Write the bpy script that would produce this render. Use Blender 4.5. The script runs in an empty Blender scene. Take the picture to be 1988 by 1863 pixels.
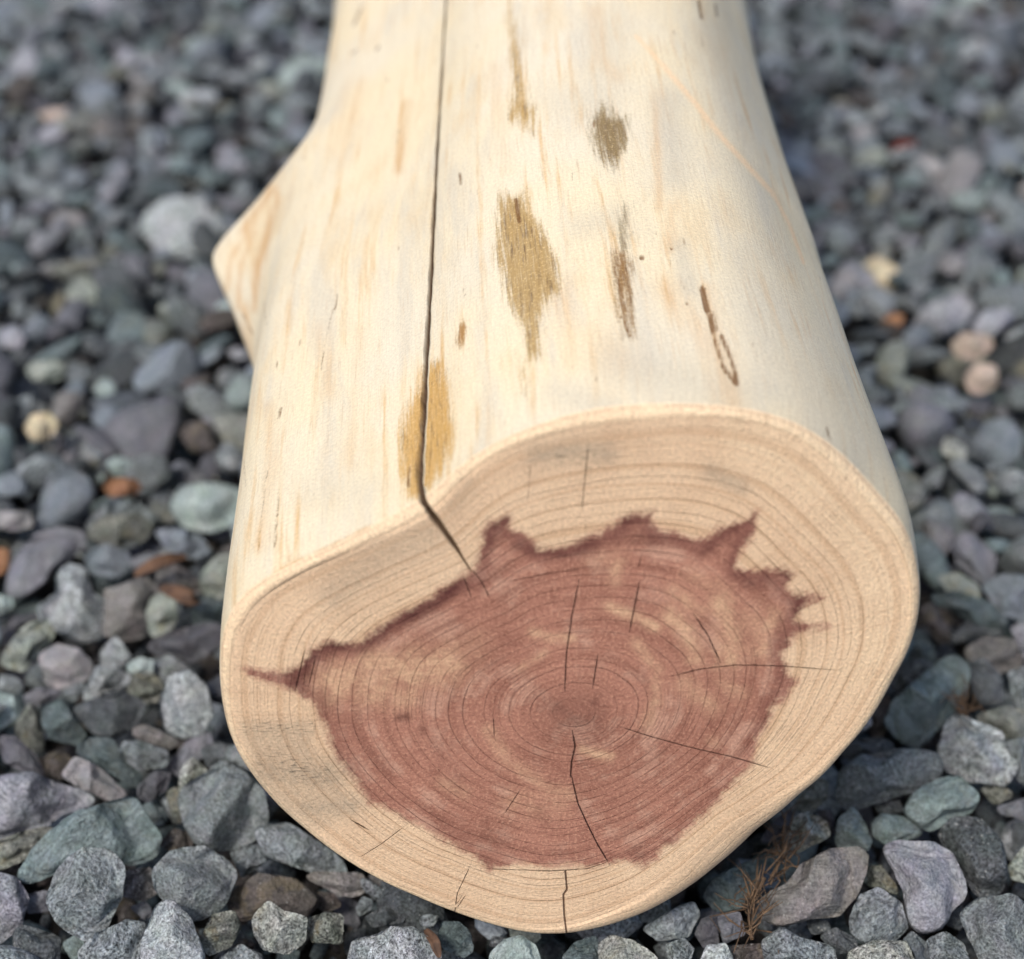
import bpy, math, random
import numpy as np
from math import radians, sin, cos, tan, pi
from mathutils import Vector

# ------------------------------------------------------------------ camera, world, sun, exposure
S = bpy.context.scene
H = 0.5                    # camera height above the gravel, metres
PITCH = radians(34); VF = radians(30)
cam = bpy.data.objects.new('camera', bpy.data.cameras.new('camera'))
S.collection.objects.link(cam); S.camera = cam
cam.location = (0, 0, H); cam.rotation_euler = (pi/2 - PITCH, 0, 0)
cam.data.sensor_fit = 'VERTICAL'; cam.data.sensor_height = 24; cam.data.sensor_width = 24
cam.data.lens = 12 / tan(VF/2)
cam.data.clip_start = 0.01; cam.data.clip_end = 200
cam.data.dof.use_dof = True; cam.data.dof.focus_distance = 0.62; cam.data.dof.aperture_fstop = 4.0

SUN_EL = radians(52); SUN_AZ = radians(-150)      # azimuth clockwise from +Y: from the left
w = bpy.data.worlds.new('World'); S.world = w; w.use_nodes = True
nt = w.node_tree; bg = nt.nodes['Background']
sky = nt.nodes.new('ShaderNodeTexSky'); sky.sky_type = 'NISHITA'; sky.sun_disc = False
sky.sun_elevation = SUN_EL; sky.sun_rotation = SUN_AZ
sky.air_density = 1.0; sky.dust_density = 3.0; sky.ozone_density = 1.0
nt.links.new(sky.outputs[0], bg.inputs[0]); bg.inputs[1].default_value = 0.12
sl = bpy.data.lights.new('sun', 'SUN'); sl.energy = 2.15; sl.angle = radians(11); sl.color = (1, .92, .80)
sun = bpy.data.objects.new('sun', sl); S.collection.objects.link(sun)
sd = Vector((sin(SUN_AZ)*cos(SUN_EL), cos(SUN_AZ)*cos(SUN_EL), sin(SUN_EL)))
sun.rotation_euler = sd.to_track_quat('Z', 'Y').to_euler()
sun.location = (-1, 0, 2)
S.view_settings.view_transform = 'Standard'; S.view_settings.look = 'None'
S.view_settings.exposure = 0.13; S.view_settings.gamma = 1.0

rng = np.random.default_rng(7); random.seed(7)

# ------------------------------------------------------------------ projection helpers (photo pixel frame 1988 x 1863)
F = 931.5 / tan(VF/2)
fw = np.array([0, cos(PITCH), -sin(PITCH)]); up = np.array([0, sin(PITCH), cos(PITCH)]); rt = np.array([1., 0, 0])
CP = np.array([0, 0, H])
def project(P):
    d = P - CP; z = d @ fw
    return 994 + F*(d @ rt)/z, 931.5 - F*(d @ up)/z, z
def ray(x, y):
    d = fw + rt*(x-994)/F - up*(y-931.5)/F
    return d
def on_height(x, y, z):
    d = ray(x, y); return CP + d*((z-H)/d[2])

def sstep(a, b, x):
    t = np.clip((x-a)/(b-a), 0, 1); return t*t*(3-2*t)

class SinNoise:
    def __init__(s, seed, n=9, f=1.0):
        r = np.random.default_rng(seed)
        d = r.normal(size=(n, 3)); d /= np.linalg.norm(d, axis=1)[:, None]
        s.k = d*f*r.uniform(.6, 1.7, n)[:, None]; s.p = r.uniform(0, 6.28, n); s.a = r.uniform(.5, 1, n); s.a /= s.a.sum()
    def __call__(s, P):
        return np.sin(P @ s.k.T + s.p) @ s.a

def poly_sdf(px, py, poly):           # signed distance, positive inside
    poly = np.asarray(poly, float); n = len(poly)
    d2 = np.full(px.shape, 1e12); ins = np.zeros(px.shape, bool)
    for i in range(n):
        ax, ay = poly[i]; bx, by = poly[(i+1) % n]
        ex, ey = bx-ax, by-ay; wx, wy = px-ax, py-ay
        t = np.clip((wx*ex+wy*ey)/(ex*ex+ey*ey+1e-9), 0, 1)
        d2 = np.minimum(d2, (wx-ex*t)**2+(wy-ey*t)**2)
        c = ((ay > py) != (by > py))
        if ay != by:
            ins ^= c & (px < (bx-ax)*(py-ay)/(by-ay)+ax)
    d = np.sqrt(d2); return np.where(ins, d, -d)
def line_dist(px, py, pts):           # signed side distance to a polyline and the arc fraction
    best = np.full(px.shape, 1e9); sg = np.zeros(px.shape); fr = np.zeros(px.shape)
    n = len(pts)-1
    for i in range(n):
        ax, ay = pts[i]; bx, by = pts[i+1]; ex, ey = bx-ax, by-ay; L = math.hypot(ex, ey)
        wx, wy = px-ax, py-ay; t = np.clip((wx*ex+wy*ey)/(L*L), 0, 1)
        d = np.hypot(wx-ex*t, wy-ey*t); m = d < best
        best = np.where(m, d, best); sg = np.where(m, (ex*wy-ey*wx)/L, sg); fr = np.where(m, (i+t)/n, fr)
    return best, sg, fr

# ------------------------------------------------------------------ node helpers
def new_mat(name):
    m = bpy.data.materials.new(name); m.use_nodes = True
    t = m.node_tree; t.nodes.clear()
    out = t.nodes.new('ShaderNodeOutputMaterial'); b = t.nodes.new('ShaderNodeBsdfPrincipled')
    t.links.new(b.outputs[0], out.inputs[0]); return m, t, b
class NG:
    def __init__(s, t): s.t = t
    def _in(s, sock, v):
        if hasattr(v, 'links') or isinstance(v, bpy.types.NodeSocket): s.t.links.new(v, sock)
        elif v is not None:
            if isinstance(v, (tuple, list)) and len(v) == 3 and sock.type == 'RGBA': v = (*v, 1)
            sock.default_value = v
    def attr(s, n, out='Fac'):
        a = s.t.nodes.new('ShaderNodeAttribute'); a.attribute_name = n; return a.outputs[out]
    def m(s, op, a, b=None, c=None, clamp=False):
        n = s.t.nodes.new('ShaderNodeMath'); n.operation = op; n.use_clamp = clamp
        s._in(n.inputs[0], a)
        if b is not None: s._in(n.inputs[1], b)
        if c is not None: s._in(n.inputs[2], c)
        return n.outputs[0]
    def v(s, op, a, b=None):
        n = s.t.nodes.new('ShaderNodeVectorMath'); n.operation = op
        s._in(n.inputs[0], a)
        if b is not None: s._in(n.inputs[3 if op == 'SCALE' else 1], b)
        return n.outputs[0]
    def noise(s, vec, scale, detail=2, rough=.5, dist=0, out=0):
        n = s.t.nodes.new('ShaderNodeTexNoise'); s._in(n.inputs['Vector'], vec)
        n.inputs['Scale'].default_value = scale; n.inputs['Detail'].default_value = detail
        n.inputs['Roughness'].default_value = rough; n.inputs['Distortion'].default_value = dist
        return n.outputs[out]
    def vor(s, vec, scale, feature='F1', out='Distance', dims='3D', w=None, rand=1):
        n = s.t.nodes.new('ShaderNodeTexVoronoi'); n.voronoi_dimensions = dims; n.feature = feature
        if w is not None: s._in(n.inputs['W'], w)
        else: s._in(n.inputs['Vector'], vec)
        n.inputs['Scale'].default_value = scale; n.inputs['Randomness'].default_value = rand
        return n.outputs[out]
    def map(s, x, a, b, c=0., d=1., smooth=True):
        n = s.t.nodes.new('ShaderNodeMapRange'); n.interpolation_type = 'SMOOTHSTEP' if smooth else 'LINEAR'
        s._in(n.inputs[0], x)
        for i, q in enumerate((a, b, c, d)): s._in(n.inputs[i+1], q)
        return n.outputs[0]
    def mix(s, f, a, b, mode='MIX'):
        n = s.t.nodes.new('ShaderNodeMix'); n.data_type = 'RGBA'; n.blend_type = mode
        s._in(n.inputs['Factor'], f); s._in(n.inputs[6], a); s._in(n.inputs[7], b)
        return n.outputs[2]
    def comb(s, x, y, z):
        n = s.t.nodes.new('ShaderNodeCombineXYZ')
        for i, q in enumerate((x, y, z)): s._in(n.inputs[i], q)
        return n.outputs[0]
    def sep(s, vec):
        n = s.t.nodes.new('ShaderNodeSeparateXYZ'); s._in(n.inputs[0], vec); return n.outputs
    def bump(s, h, strength, dist, normal=None):
        n = s.t.nodes.new('ShaderNodeBump'); s._in(n.inputs['Height'], h)
        n.inputs['Strength'].default_value = strength; n.inputs['Distance'].default_value = dist
        if normal is not None: s._in(n.inputs['Normal'], normal)
        return n.outputs[0]

def srgb(r, g, b, k=1.0):
    f = lambda c: (c/255/12.92 if c/255 <= .04045 else ((c/255+.055)/1.055)**2.4)*k
    return (f(r), f(g), f(b))

# ------------------------------------------------------------------ wood material
def wood_material():
    m, t, b = new_mat('sanded_wood'); g = NG(t)
    fc = g.attr('face_co', 'Vector'); bc = g.attr('body_co', 'Vector')
    rho = g.attr('rho'); fm = g.attr('face_mask'); hw = g.attr('heart')
    pc = g.attr('polar_co', 'Vector')
    # ---- end grain
    n_low = g.noise(fc, 28, 3, .6); n_mid = g.noise(fc, 160, 4, .6); n_fin = g.noise(fc, 950, 3, .75)
    ray_n = g.noise(pc, 1.0, 4, .65)                       # stretched along the rays
    tang = g.noise(g.v('MULTIPLY', pc, (.06, 20, 1)), 1.0, 3, .6)
    sap = g.mix(g.map(n_low, .3, .7), srgb(238, 208, 176), srgb(228, 196, 164))
    sap = g.mix(g.map(n_mid, .35, .75, 0, .35), sap, srgb(242, 212, 176))
    sap = g.mix(g.m('MULTIPLY', g.attr('pale_rim'), g.map(n_mid, .2, .6, .55, 1.)), sap, srgb(246, 222, 188))
    sap = g.mix(g.map(ray_n, .52, .8, 0, .28), sap, srgb(176, 132, 98))
    heart = g.mix(g.map(n_low, .3, .7), srgb(186, 133, 115), srgb(160, 110, 94))
    heart = g.mix(g.map(tang, .42, .7, 0, .45), heart, srgb(198, 148, 126))
    heart = g.mix(g.map(ray_n, .5, .78, 0, .4), heart, srgb(146, 94, 78))
    lite = g.m('MULTIPLY', g.m('MULTIPLY', g.attr('lite'), g.map(n_mid, .25, .7, .35, 1.2)), g.map(g.noise(fc, 380, 3, .7), .3, .7, .6, 1.15))
    rb = t.nodes.new('ShaderNodeTexNoise'); rb.noise_dimensions = '1D'; rb.inputs['Scale'].default_value = 1; rb.inputs['Detail'].default_value = 2
    g._in(rb.inputs['W'], g.m('MULTIPLY', g.m('ADD', rho, g.m('MULTIPLY', g.m('SUBTRACT', g.noise(fc, 26, 2, .5), .5), .03)), 24))
    band = rb.outputs[0]; mot = g.noise(fc, 52, 4, .65)
    heart = g.mix(g.m('MULTIPLY', g.map(band, .5, .68), g.map(mot, .42, .62, 0, .42)), heart, srgb(208, 166, 146))
    heart = g.mix(g.map(mot, .5, .64, 0, .7), heart, srgb(204, 160, 140))
    heart = g.mix(g.map(mot, .46, .32, 0, .55), heart, srgb(134, 86, 74))
    heart = g.mix(g.m('MULTIPLY', g.map(band, .5, .34), g.map(mot, .32, .6, 0, .4)), heart, srgb(126, 78, 66))
    sap = g.mix(g.m('MULTIPLY', g.map(band, .5, .66), .4), sap, srgb(198, 158, 122))
    heart = g.mix(g.map(n_fin, .5, .72, 0, .45), heart, srgb(212, 168, 142))
    heart = g.mix(lite, heart, srgb(222, 182, 150))
    darkm = g.m('MULTIPLY', g.attr('dark'), g.map(n_mid, .25, .7, .4, 1.1))
    heart = g.mix(darkm, heart, srgb(84, 46, 42))
    edge = g.m('ADD', hw, g.m('MULTIPLY', g.m('SUBTRACT', g.noise(fc, 120, 4, .7), .5), 44))
    edge = g.m('ADD', edge, g.m('MULTIPLY', g.m('SUBTRACT', g.noise(fc, 700, 2, .7), .5), 16))
    edge = g.m('ADD', edge, g.m('MULTIPLY', g.m('SUBTRACT', ray_n, .5), g.map(g.sep(g.v('ADD', fc, g.v('MULTIPLY', fc, (0, 0, 0))))[0], -.01, .04, 8, 19)))
    hm = g.map(edge, -10, 13)
    rimd = g.m('MULTIPLY', g.m('MULTIPLY', g.map(edge, -2, 8), g.map(edge, 12, 44, 1, 0)), g.map(g.sep(fc)[1], -.03, .03, .2, 1.5))
    heart = g.mix(g.m('MULTIPLY', rimd, .3), heart, srgb(100, 56, 56))
    face = g.mix(hm, sap, heart)
    gr = g.m('MULTIPLY', g.attr('grey'), g.map(g.noise(fc, 420, 4, .8), .25, .7, .45, 1.))
    face = g.mix(gr, face, srgb(150, 142, 128))
    hatch = g.noise(g.v('MULTIPLY', fc, (260, 1500, 1)), 1, 2, .6)
    face = g.mix(g.m('MULTIPLY', g.attr('hatch'), g.map(hatch, .52, .66, 0, .75)), face, srgb(98, 94, 82))
    # growth rings: thin dark lines with irregular spacing
    wob = g.m('ADD', rho, g.m('MULTIPLY', g.m('SUBTRACT', g.noise(fc, 22, 2, .5), .5), .028))
    wob = g.m('ADD', wob, g.m('MULTIPLY', g.m('SUBTRACT', g.noise(fc, 110, 2, .5), .5), .006))
    wv = g.m('MULTIPLY', g.m('POWER', wob, 1.25), 26)
    rd = g.vor(None, 1.0, 'DISTANCE_TO_EDGE', 'Distance', '1D', w=wv, rand=.85)
    rl = g.map(rd, .015, .065, 1, 0)
    sel = g.vor(None, 1.0, 'F1', 'Color', '1D', w=g.m('ADD', wv, 0.0), rand=.85)
    rstr = g.m('MULTIPLY', g.map(g.noise(fc, 60, 3, .7), .3, .65, .18, .9), g.map(g.sep(sel)[0], 0, 1, .25, 1.))
    rl = g.m('MULTIPLY', rl, rstr)
    rl2 = g.map(g.vor(None, 1.0, 'DISTANCE_TO_EDGE', 'Distance', '1D', w=g.m('MULTIPLY', wob, 74), rand=1), .03, .17, 1, 0)
    rl2 = g.m('MULTIPLY', rl2, g.map(g.noise(fc, 45, 2, .6), .42, .7, 0, .36))
    rings = g.m('MAXIMUM', rl, rl2)
    ringcol = g.mix(hm, srgb(128, 92, 66), srgb(88, 48, 40))
    face = g.mix(g.m('MULTIPLY', rings, g.map(hm, 0, 1, .5, .58)), face, ringcol)
    # fine fibre grain
    grain = g.map(n_fin, .25, .75, .70, 1.25, False)
    face = g.mix(1.0, face, g.comb(grain, grain, grain), 'MULTIPLY')
    saw = g.noise(g.v('MULTIPLY', g.v('ADD', fc, g.v('SCALE', g.noise(fc, 60, 2, .5, out=1), .004)), (1400, 90, 1)), 1, 3, .75)
    face = g.mix(g.m('MULTIPLY', g.map(saw, .56, .74, 0, .42), g.map(g.noise(fc, 30, 2, .5), .42, .6)), face, g.mix(hm, srgb(172, 128, 92), srgb(112, 66, 56)))
    pores = g.map(g.noise(g.v('MULTIPLY', pc, (2.2, 5, 1)), 1.0, 2, .8), .66, .78, 0, .5)
    face = g.mix(pores, face, g.mix(hm, srgb(150, 104, 74), srgb(104, 60, 50)))
    # ---- long grain of the side
    st = g.noise(g.v('MULTIPLY', bc, (260, 14, 1)), 1.0, 4, .6)
    st2 = g.noise(g.v('MULTIPLY', bc, (900, 40, 1)), 1.0, 3, .7)
    bl = g.noise(bc, 13, 3, .55); bl2 = g.noise(g.v('ADD', bc, (3.1, 7.7, 0)), 17, 3, .6)
    body = g.mix(g.map(bl, .35, .68), srgb(243, 229, 197), srgb(237, 228, 206))
    body = g.mix(g.m('MULTIPLY', g.map(st, .5, .72), g.map(bl2, .38, .6, .2, .95)), body, srgb(226, 192, 142))
    body = g.mix(g.m('MULTIPLY', g.map(g.noise(g.v('MULTIPLY', bc, (60, 9, 1)), 1, 4, .6), .5, .68), .7), body, srgb(220, 213, 196))
    body = g.mix(g.m('MULTIPLY', g.map(st2, .56, .74), .34), body, srgb(190, 150, 104))
    blo = g.noise(g.v('MULTIPLY', bc, (34, 12, 1)), 1, 4, .62)
    body = g.mix(g.map(blo, .52, .7, 0, .5), body, srgb(228, 204, 164))
    body = g.mix(g.map(blo, .46, .3, 0, .3), body, srgb(222, 212, 190))
    body = g.mix(g.m('MULTIPLY', g.attr('cool'), .95), body, srgb(204, 198, 182))  # grey tinge of the wood plus painted shade on the right
    body = g.mix(g.m('MULTIPLY', g.attr('warm'), g.map(st, .3, .65, .35, 1.)), body, srgb(214, 172, 122))
    strk = g.m('MULTIPLY', g.m('SUBTRACT', g.noise(g.v('MULTIPLY', bc, (620, 38, 1)), 1, 4, .72), .5), 78)
    fuzz = g.m('MULTIPLY', g.m('SUBTRACT', g.noise(bc, 800, 3, .8), .5), 28)
    so = g.m('ADD', g.m('ADD', g.attr('olive'), strk), fuzz)
    som = g.map(so, -12, 16)
    olc = g.mix(g.map(g.noise(g.v('MULTIPLY', bc, (700, 60, 1)), 1, 3, .7), .47, .76), g.attr('stain_col', 'Color'), srgb(92, 62, 26))
    olc = g.mix(g.map(g.noise(bc, 900, 2, .7), .56, .7, 0, .6), olc, srgb(222, 196, 140))
    body = g.mix(g.m('MULTIPLY', som, .9), body, olc)
    sb = g.m('ADD', g.m('ADD', g.attr('brown'), g.m('MULTIPLY', strk, .10)), g.m('MULTIPLY', fuzz, .2))
    body = g.mix(g.m('MULTIPLY', g.map(sb, -1.5, 2.5), .85), body, srgb(112, 74, 38))
    body = g.mix(g.m('MULTIPLY', g.map(g.attr('orange'), 0, 1), g.map(fuzz, -5, 3, .4, .95)), body, srgb(250, 220, 180))  # thin sunlit streak, painted into the wood colour
    flk = g.vor(g.v('MULTIPLY', bc, (230, 42, 1)), 1.0, 'F1', rand=1)
    body = g.mix(g.m('MULTIPLY', g.map(flk, .05, .13, .75, 0), g.map(g.noise(bc, 40, 2, .5), .56, .66)), body, srgb(132, 92, 52))
    fib = g.noise(g.v('MULTIPLY', bc, (2600, 60, 1)), 1, 3, .8)
    body = g.mix(g.map(fib, .5, .75, 0, .3), body, srgb(196, 164, 120)); body = g.mix(g.map(fib, .5, .25, 0, .4), body, srgb(250, 240, 216))
    gb = g.map(g.noise(bc, 900, 3, .8), .25, .75, .80, 1.14, False)
    body = g.mix(1.0, body, g.comb(gb, gb, gb), 'MULTIPLY')
    col = g.mix(g.map(g.m('ADD', fm, g.m('MULTIPLY', g.m('SUBTRACT', g.noise(fc, 260, 3, .6), .5), .35)), .3, .7), body, face)
    # check lines
    cd = g.m('ADD', g.m('ABSOLUTE', g.attr('check_d')), g.m('MULTIPLY', g.m('SUBTRACT', g.noise(fc, 800, 2, .6), .5), 1.6))
    cl = g.m('MULTIPLY', g.map(g.m('SUBTRACT', cd, g.attr('check_w')), -.8, .8, 1, 0), g.map(g.attr('check_w'), 0.05, .45))
    col = g.mix(g.m('MULTIPLY', cl, .88), col, g.mix(hm, srgb(92, 60, 42), srgb(58, 28, 22)))
    col = g.mix(g.attr('groove'), col, g.mix(g.map(g.noise(bc, 500, 3, .7), .35, .7), srgb(150, 126, 104), srgb(106, 86, 68)))
    t.links.new(col, b.inputs['Base Color'])
    b.inputs['Roughness'].default_value = .82
    b.inputs['Specular IOR Level'].default_value = .22
    hf = g.m('ADD', g.m('MULTIPLY', n_fin, .9), g.m('MULTIPLY', rings, -.6))
    hf = g.m('ADD', hf, g.m('MULTIPLY', g.noise(g.v('MULTIPLY', fc, (520, 170, 1)), 1, 3, .7), g.m('MULTIPLY', g.attr('pale_rim'), 2.2)))
    hb = g.m('ADD', g.m('MULTIPLY', g.noise(bc, 1100, 3, .75), .55), g.m('MULTIPLY', st2, .35))
    hh = g.m('ADD', g.m('MULTIPLY', hf, fm), g.m('MULTIPLY', hb, g.m('SUBTRACT', 1.0, fm)))
    hh = g.m('ADD', hh, g.m('MULTIPLY', cl, -2.0))
    t.links.new(g.bump(hh, .9, .0006), b.inputs['Normal'])
    return m

# ------------------------------------------------------------------ stone material
def stone_material():
    m, t, b = new_mat('gravel_stone'); g = NG(t)
    sc = g.attr('stone_co', 'Vector'); tint = g.attr('tint', 'Color'); kd = g.sep(g.attr('kind3', 'Vector'))
    spk, fol, spot = kd[0], kd[1], kd[2]
    fine = g.noise(sc, 850, 3, .72); mid = g.noise(sc, 230, 4, .62); big = g.noise(sc, 60, 3, .55)
    sc2 = g.v('MULTIPLY', g.v('ADD', sc, g.v('SCALE', g.noise(sc, 45, 2, .5, out=1), .012)), (60, 110, 900))
    fo = g.noise(sc2, 1.0, 4, .6)
    f1 = g.map(fine, .35, .65, .04, 2.25, False)
    f2 = g.map(mid, .3, .7, .62, 1.4, False)
    f3 = g.map(big, .3, .7, .8, 1.22, False)
    f4 = g.map(fo, .3, .7, .55, 1.6, False)
    fa = g.m('ADD', 1.0, g.m('MULTIPLY', g.m('SUBTRACT', g.m('MULTIPLY', f1, f2), 1.0), spk))
    fb = g.m('ADD', 1.0, g.m('MULTIPLY', g.m('SUBTRACT', f4, 1.0), fol))
    k = g.m('MULTIPLY', g.m('MULTIPLY', fa, fb), f3)
    col = g.mix(1.0, tint, g.comb(k, k, k), 'MULTIPLY')
    hue = g.noise(sc, 120, 3, .6, out=1)
    col = g.mix(.10, col, g.mix(1.0, col, g.v('SCALE', hue, 2.0), 'MULTIPLY'))
    wh = g.m('MULTIPLY', g.map(g.vor(sc, 620, 'F1'), .16, .30, 1, 0), g.map(mid, .48, .62))
    col = g.mix(g.m('MULTIPLY', wh, g.m('MULTIPLY', spk, .8)), col, (.62, .64, .64))
    lich = g.m('MULTIPLY', g.map(g.noise(sc, 95, 4, .65), .54, .64), spot)
    col = g.mix(g.m('MULTIPLY', lich, .8), col, srgb(150, 135, 92))
    vein = g.m('MULTIPLY', g.map(g.m('ABSOLUTE', g.m('SUBTRACT', g.noise(sc, 38, 2, .5, 1.2), .5)), 0, .012, 1, 0), g.map(fol, .5, .9, 0, .55))
    col = g.mix(vein, col, (.42, .47, .46))
    t.links.new(col, b.inputs['Base Color'])
    b.inputs['Roughness'].default_value = .72; b.inputs['Specular IOR Level'].default_value = .3
    hh = g.m('ADD', g.m('MULTIPLY', g.m('MULTIPLY', fine, spk), 1.1), g.m('ADD', g.m('MULTIPLY', mid, 1.5), g.m('MULTIPLY', g.m('MULTIPLY', fo, fol), 1.8)))
    t.links.new(g.bump(hh, 1.0, .0018), b.inputs['Normal'])
    return m
WOOD = wood_material(); STONE = stone_material()

# ------------------------------------------------------------------ mesh helpers
def mesh_from(name, V, Fc, smooth=True):
    me = bpy.data.meshes.new(name); V = np.ascontiguousarray(V, np.float32); Fc = np.asarray(Fc)
    k = Fc.shape[1]
    me.vertices.add(len(V)); me.vertices.foreach_set('co', V.ravel())
    me.loops.add(Fc.size); me.loops.foreach_set('vertex_index', Fc.astype(np.int32).ravel())
    me.polygons.add(len(Fc)); me.polygons.foreach_set('loop_start', np.arange(0, Fc.size, k, dtype=np.int32))
    try: me.polygons.foreach_set('loop_total', np.full(len(Fc), k, np.int32))
    except Exception: pass
    me.update(calc_edges=True)
    me.polygons.foreach_set('use_smooth', np.full(len(Fc), smooth)); return me
def add_attr(me, name, data, kind='FLOAT'):
    a = me.attributes.new(name, kind, 'POINT'); data = np.ascontiguousarray(data, np.float32)
    a.data.foreach_set({'FLOAT': 'value', 'FLOAT_VECTOR': 'vector', 'FLOAT_COLOR': 'color'}[kind], data.ravel())
def link(name, me, parent=None, **props):
    o = bpy.data.objects.new(name, me); S.collection.objects.link(o)
    if parent is not None: o.parent = parent
    for k_, v_ in props.items(): o[k_] = v_
    return o

# ------------------------------------------------------------------ ground below the gravel
def ground():
    n = 60; xs = np.linspace(-4, 4, n); ys = np.linspace(-2, 7, n)
    X, Y = np.meshgrid(xs, ys); Z = -0.058 + 0.004*np.sin(X*9+1)*np.cos(Y*7)
    V = np.stack([X, Y, Z], -1).reshape(-1, 3)
    i = np.arange((n-1)*(n)).reshape(n-1, n)[:, :-1].ravel()
    Fc = np.stack([i, i+1, i+n+1, i+n], 1)
    me = mesh_from('soil_ground', V, Fc)
    m, t, b = new_mat('dark_soil'); g = NG(t)
    tc = t.nodes.new('ShaderNodeTexCoord').outputs['Object']
    c = g.mix(g.map(g.noise(tc, 90, 5, .7), .3, .7), (.012, .011, .010), (.05, .046, .042))
    t.links.new(c, b.inputs['Base Color']); b.inputs['Roughness'].default_value = .95
    t.links.new(g.bump(g.noise(tc, 140, 5, .7), 1, .006), b.inputs['Normal'])
    me.materials.append(m); link('ground', me, kind='structure')
ground()

# ------------------------------------------------------------------ THE LOG
TILT = radians(8)
LOGZ = 0.010                                  # underside, on top of the stones
O0 = on_height(1115, 1829, LOGZ)              # lowest point of the cut face
ev = np.array([0, sin(TILT), cos(TILT)]); nrm = np.array([0, -cos(TILT), sin(TILT)])
def to_face(x, y):
    d = ray(x, y); t = ((O0-CP) @ nrm)/(d @ nrm); P = CP + d*t - O0
    return np.array([P[0], P @ ev])
RIM = [(1350,794),(1430,798),(1500,812),(1560,836),(1620,878),(1680,938),(1722,985),(1757,1030),(1776,1080),(1787,1150),(1783,1210),
 (1765,1275),(1735,1332),(1700,1397),(1640,1472),(1560,1560),(1480,1642),(1400,1718),(1330,1768),(1260,1802),(1180,1822),(1100,1829),
 (1030,1824),(960,1808),(880,1782),(800,1747),(720,1707),(650,1665),(590,1620),(540,1577),(500,1530),(465,1478),(444,1430),(431,1370),
 (426,1305),(430,1250),(442,1208),(468,1168),(510,1135),(560,1108),(640,1072),(700,1042),(760,1012),(815,982),(850,955),(900,908),
 (960,868),(1030,838),(1100,816),(1180,801),(1260,795)]
PITH = to_face(1115, 1385)
C = np.array([to_face(*p) for p in RIM]) - PITH
ang = np.arctan2(C[:, 1], C[:, 0]); rad = np.hypot(C[:, 0], C[:, 1])
o = np.argsort(ang); ang, rad = ang[o], rad[o]
A3 = np.concatenate([ang-2*pi, ang, ang+2*pi]); R3 = np.tile(rad, 3)
TT = np.linspace(-pi, pi, 1441)[:-1]; RR = np.interp(TT, A3, R3)
ker = np.exp(-(np.arange(-30, 31)/9.)**2); ker /= ker.sum()
RR = np.convolve(np.tile(RR, 3), ker, 'same')[1440:2880]
def Rim(th):
    th = (th+pi) % (2*pi)-pi
    return np.interp(th, np.append(TT, pi), np.append(RR, RR[0]))
# silhouette of the side in photo pixels (y -> x)
LB = np.array([(-300,668),(0,656),(130,645),(260,622),(500,570),(725,499),(800,487),(900,474),(960,467),(1080,449),(1130,441),(1200,432),(1250,427),(1320,425)], float)
LK = np.array([(-300,668),(0,655),(80,649),(130,643),(180,633),(220,620),(260,600),(300,566),(340,524),(380,485),(420,448),(452,416),(464,409),(482,408),(520,414),(560,428),(600,449),(650,467),(700,487),(728,496),(800,487)], float)
RB = np.array([(-300,1425),(0,1444),(50,1450),(130,1460),(240,1481),(340,1511),(430,1540),(510,1570),(590,1600),(700,1640),(800,1674),(880,1704),(950,1732),(1020,1760),(1080,1780),(1150,1788),(1200,1788)], float)
interp = lambda T, y: np.interp(y, T[:, 0], T[:, 1])
vb = to_face(1115, 1829)[1]
uc = PITH[0]
LEN = 0.62
sg = np.linspace(0, LEN, 200); aa = np.zeros(200); bb = np.ones(200); kk = np.zeros(200); yb = np.zeros(200)
th0 = np.linspace(-pi, pi, 361)[:-1]; ru = Rim(th0)*np.cos(th0)+PITH[0]; rv = Rim(th0)*np.sin(th0)+PITH[1]
GROW = 0.85; AX = np.array([0, 1., 0])
def lift(v, s): return vb+(v-vb)*(1+GROW*s)
def place(u, v, s):
    return O0 + np.stack([u, v*ev[1]+s, v*ev[2]], -1)
for i, s in enumerate(sg):
    a, b_ = (aa[i-1], bb[i-1]) if i else (0., 1.)
    for it in range(60):
        u = uc+a+b_*(ru-uc); P = place(u, lift(rv, s), s)
        x, y, z = project(P); l = x.argmin(); r = x.argmax()
        tl = interp(LB, y[l]) if i else x[l]; tr = interp(RB, y[r]) if i else x[r]
        el = (tl-x[l])*z[l]/F; er = (tr-x[r])*z[r]/F
        ul, ur = ru[l], ru[r]
        db = (er-el)/(ur-ul); a += el-db*(ul-uc); b_ += db
    u = uc+a+b_*(ru-uc); P = place(u, lift(rv, s), s); x, y, z = project(P); l = x.argmin(); yb[i] = y[l]
    kk[i] = max(0, (x[l]-interp(LK, y[l]))*z[l]/F) if y[l] < 728 else 0
    aa[i], bb[i] = a, b_
aa -= 0; kern = np.array([1, 2, 3, 2, 1.])/9
aa[1:] = np.convolve(np.pad(aa, 2, 'edge'), kern, 'valid')[1:]; bb[1:] = np.convolve(np.pad(bb, 2, 'edge'), kern, 'valid')[1:]

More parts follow.
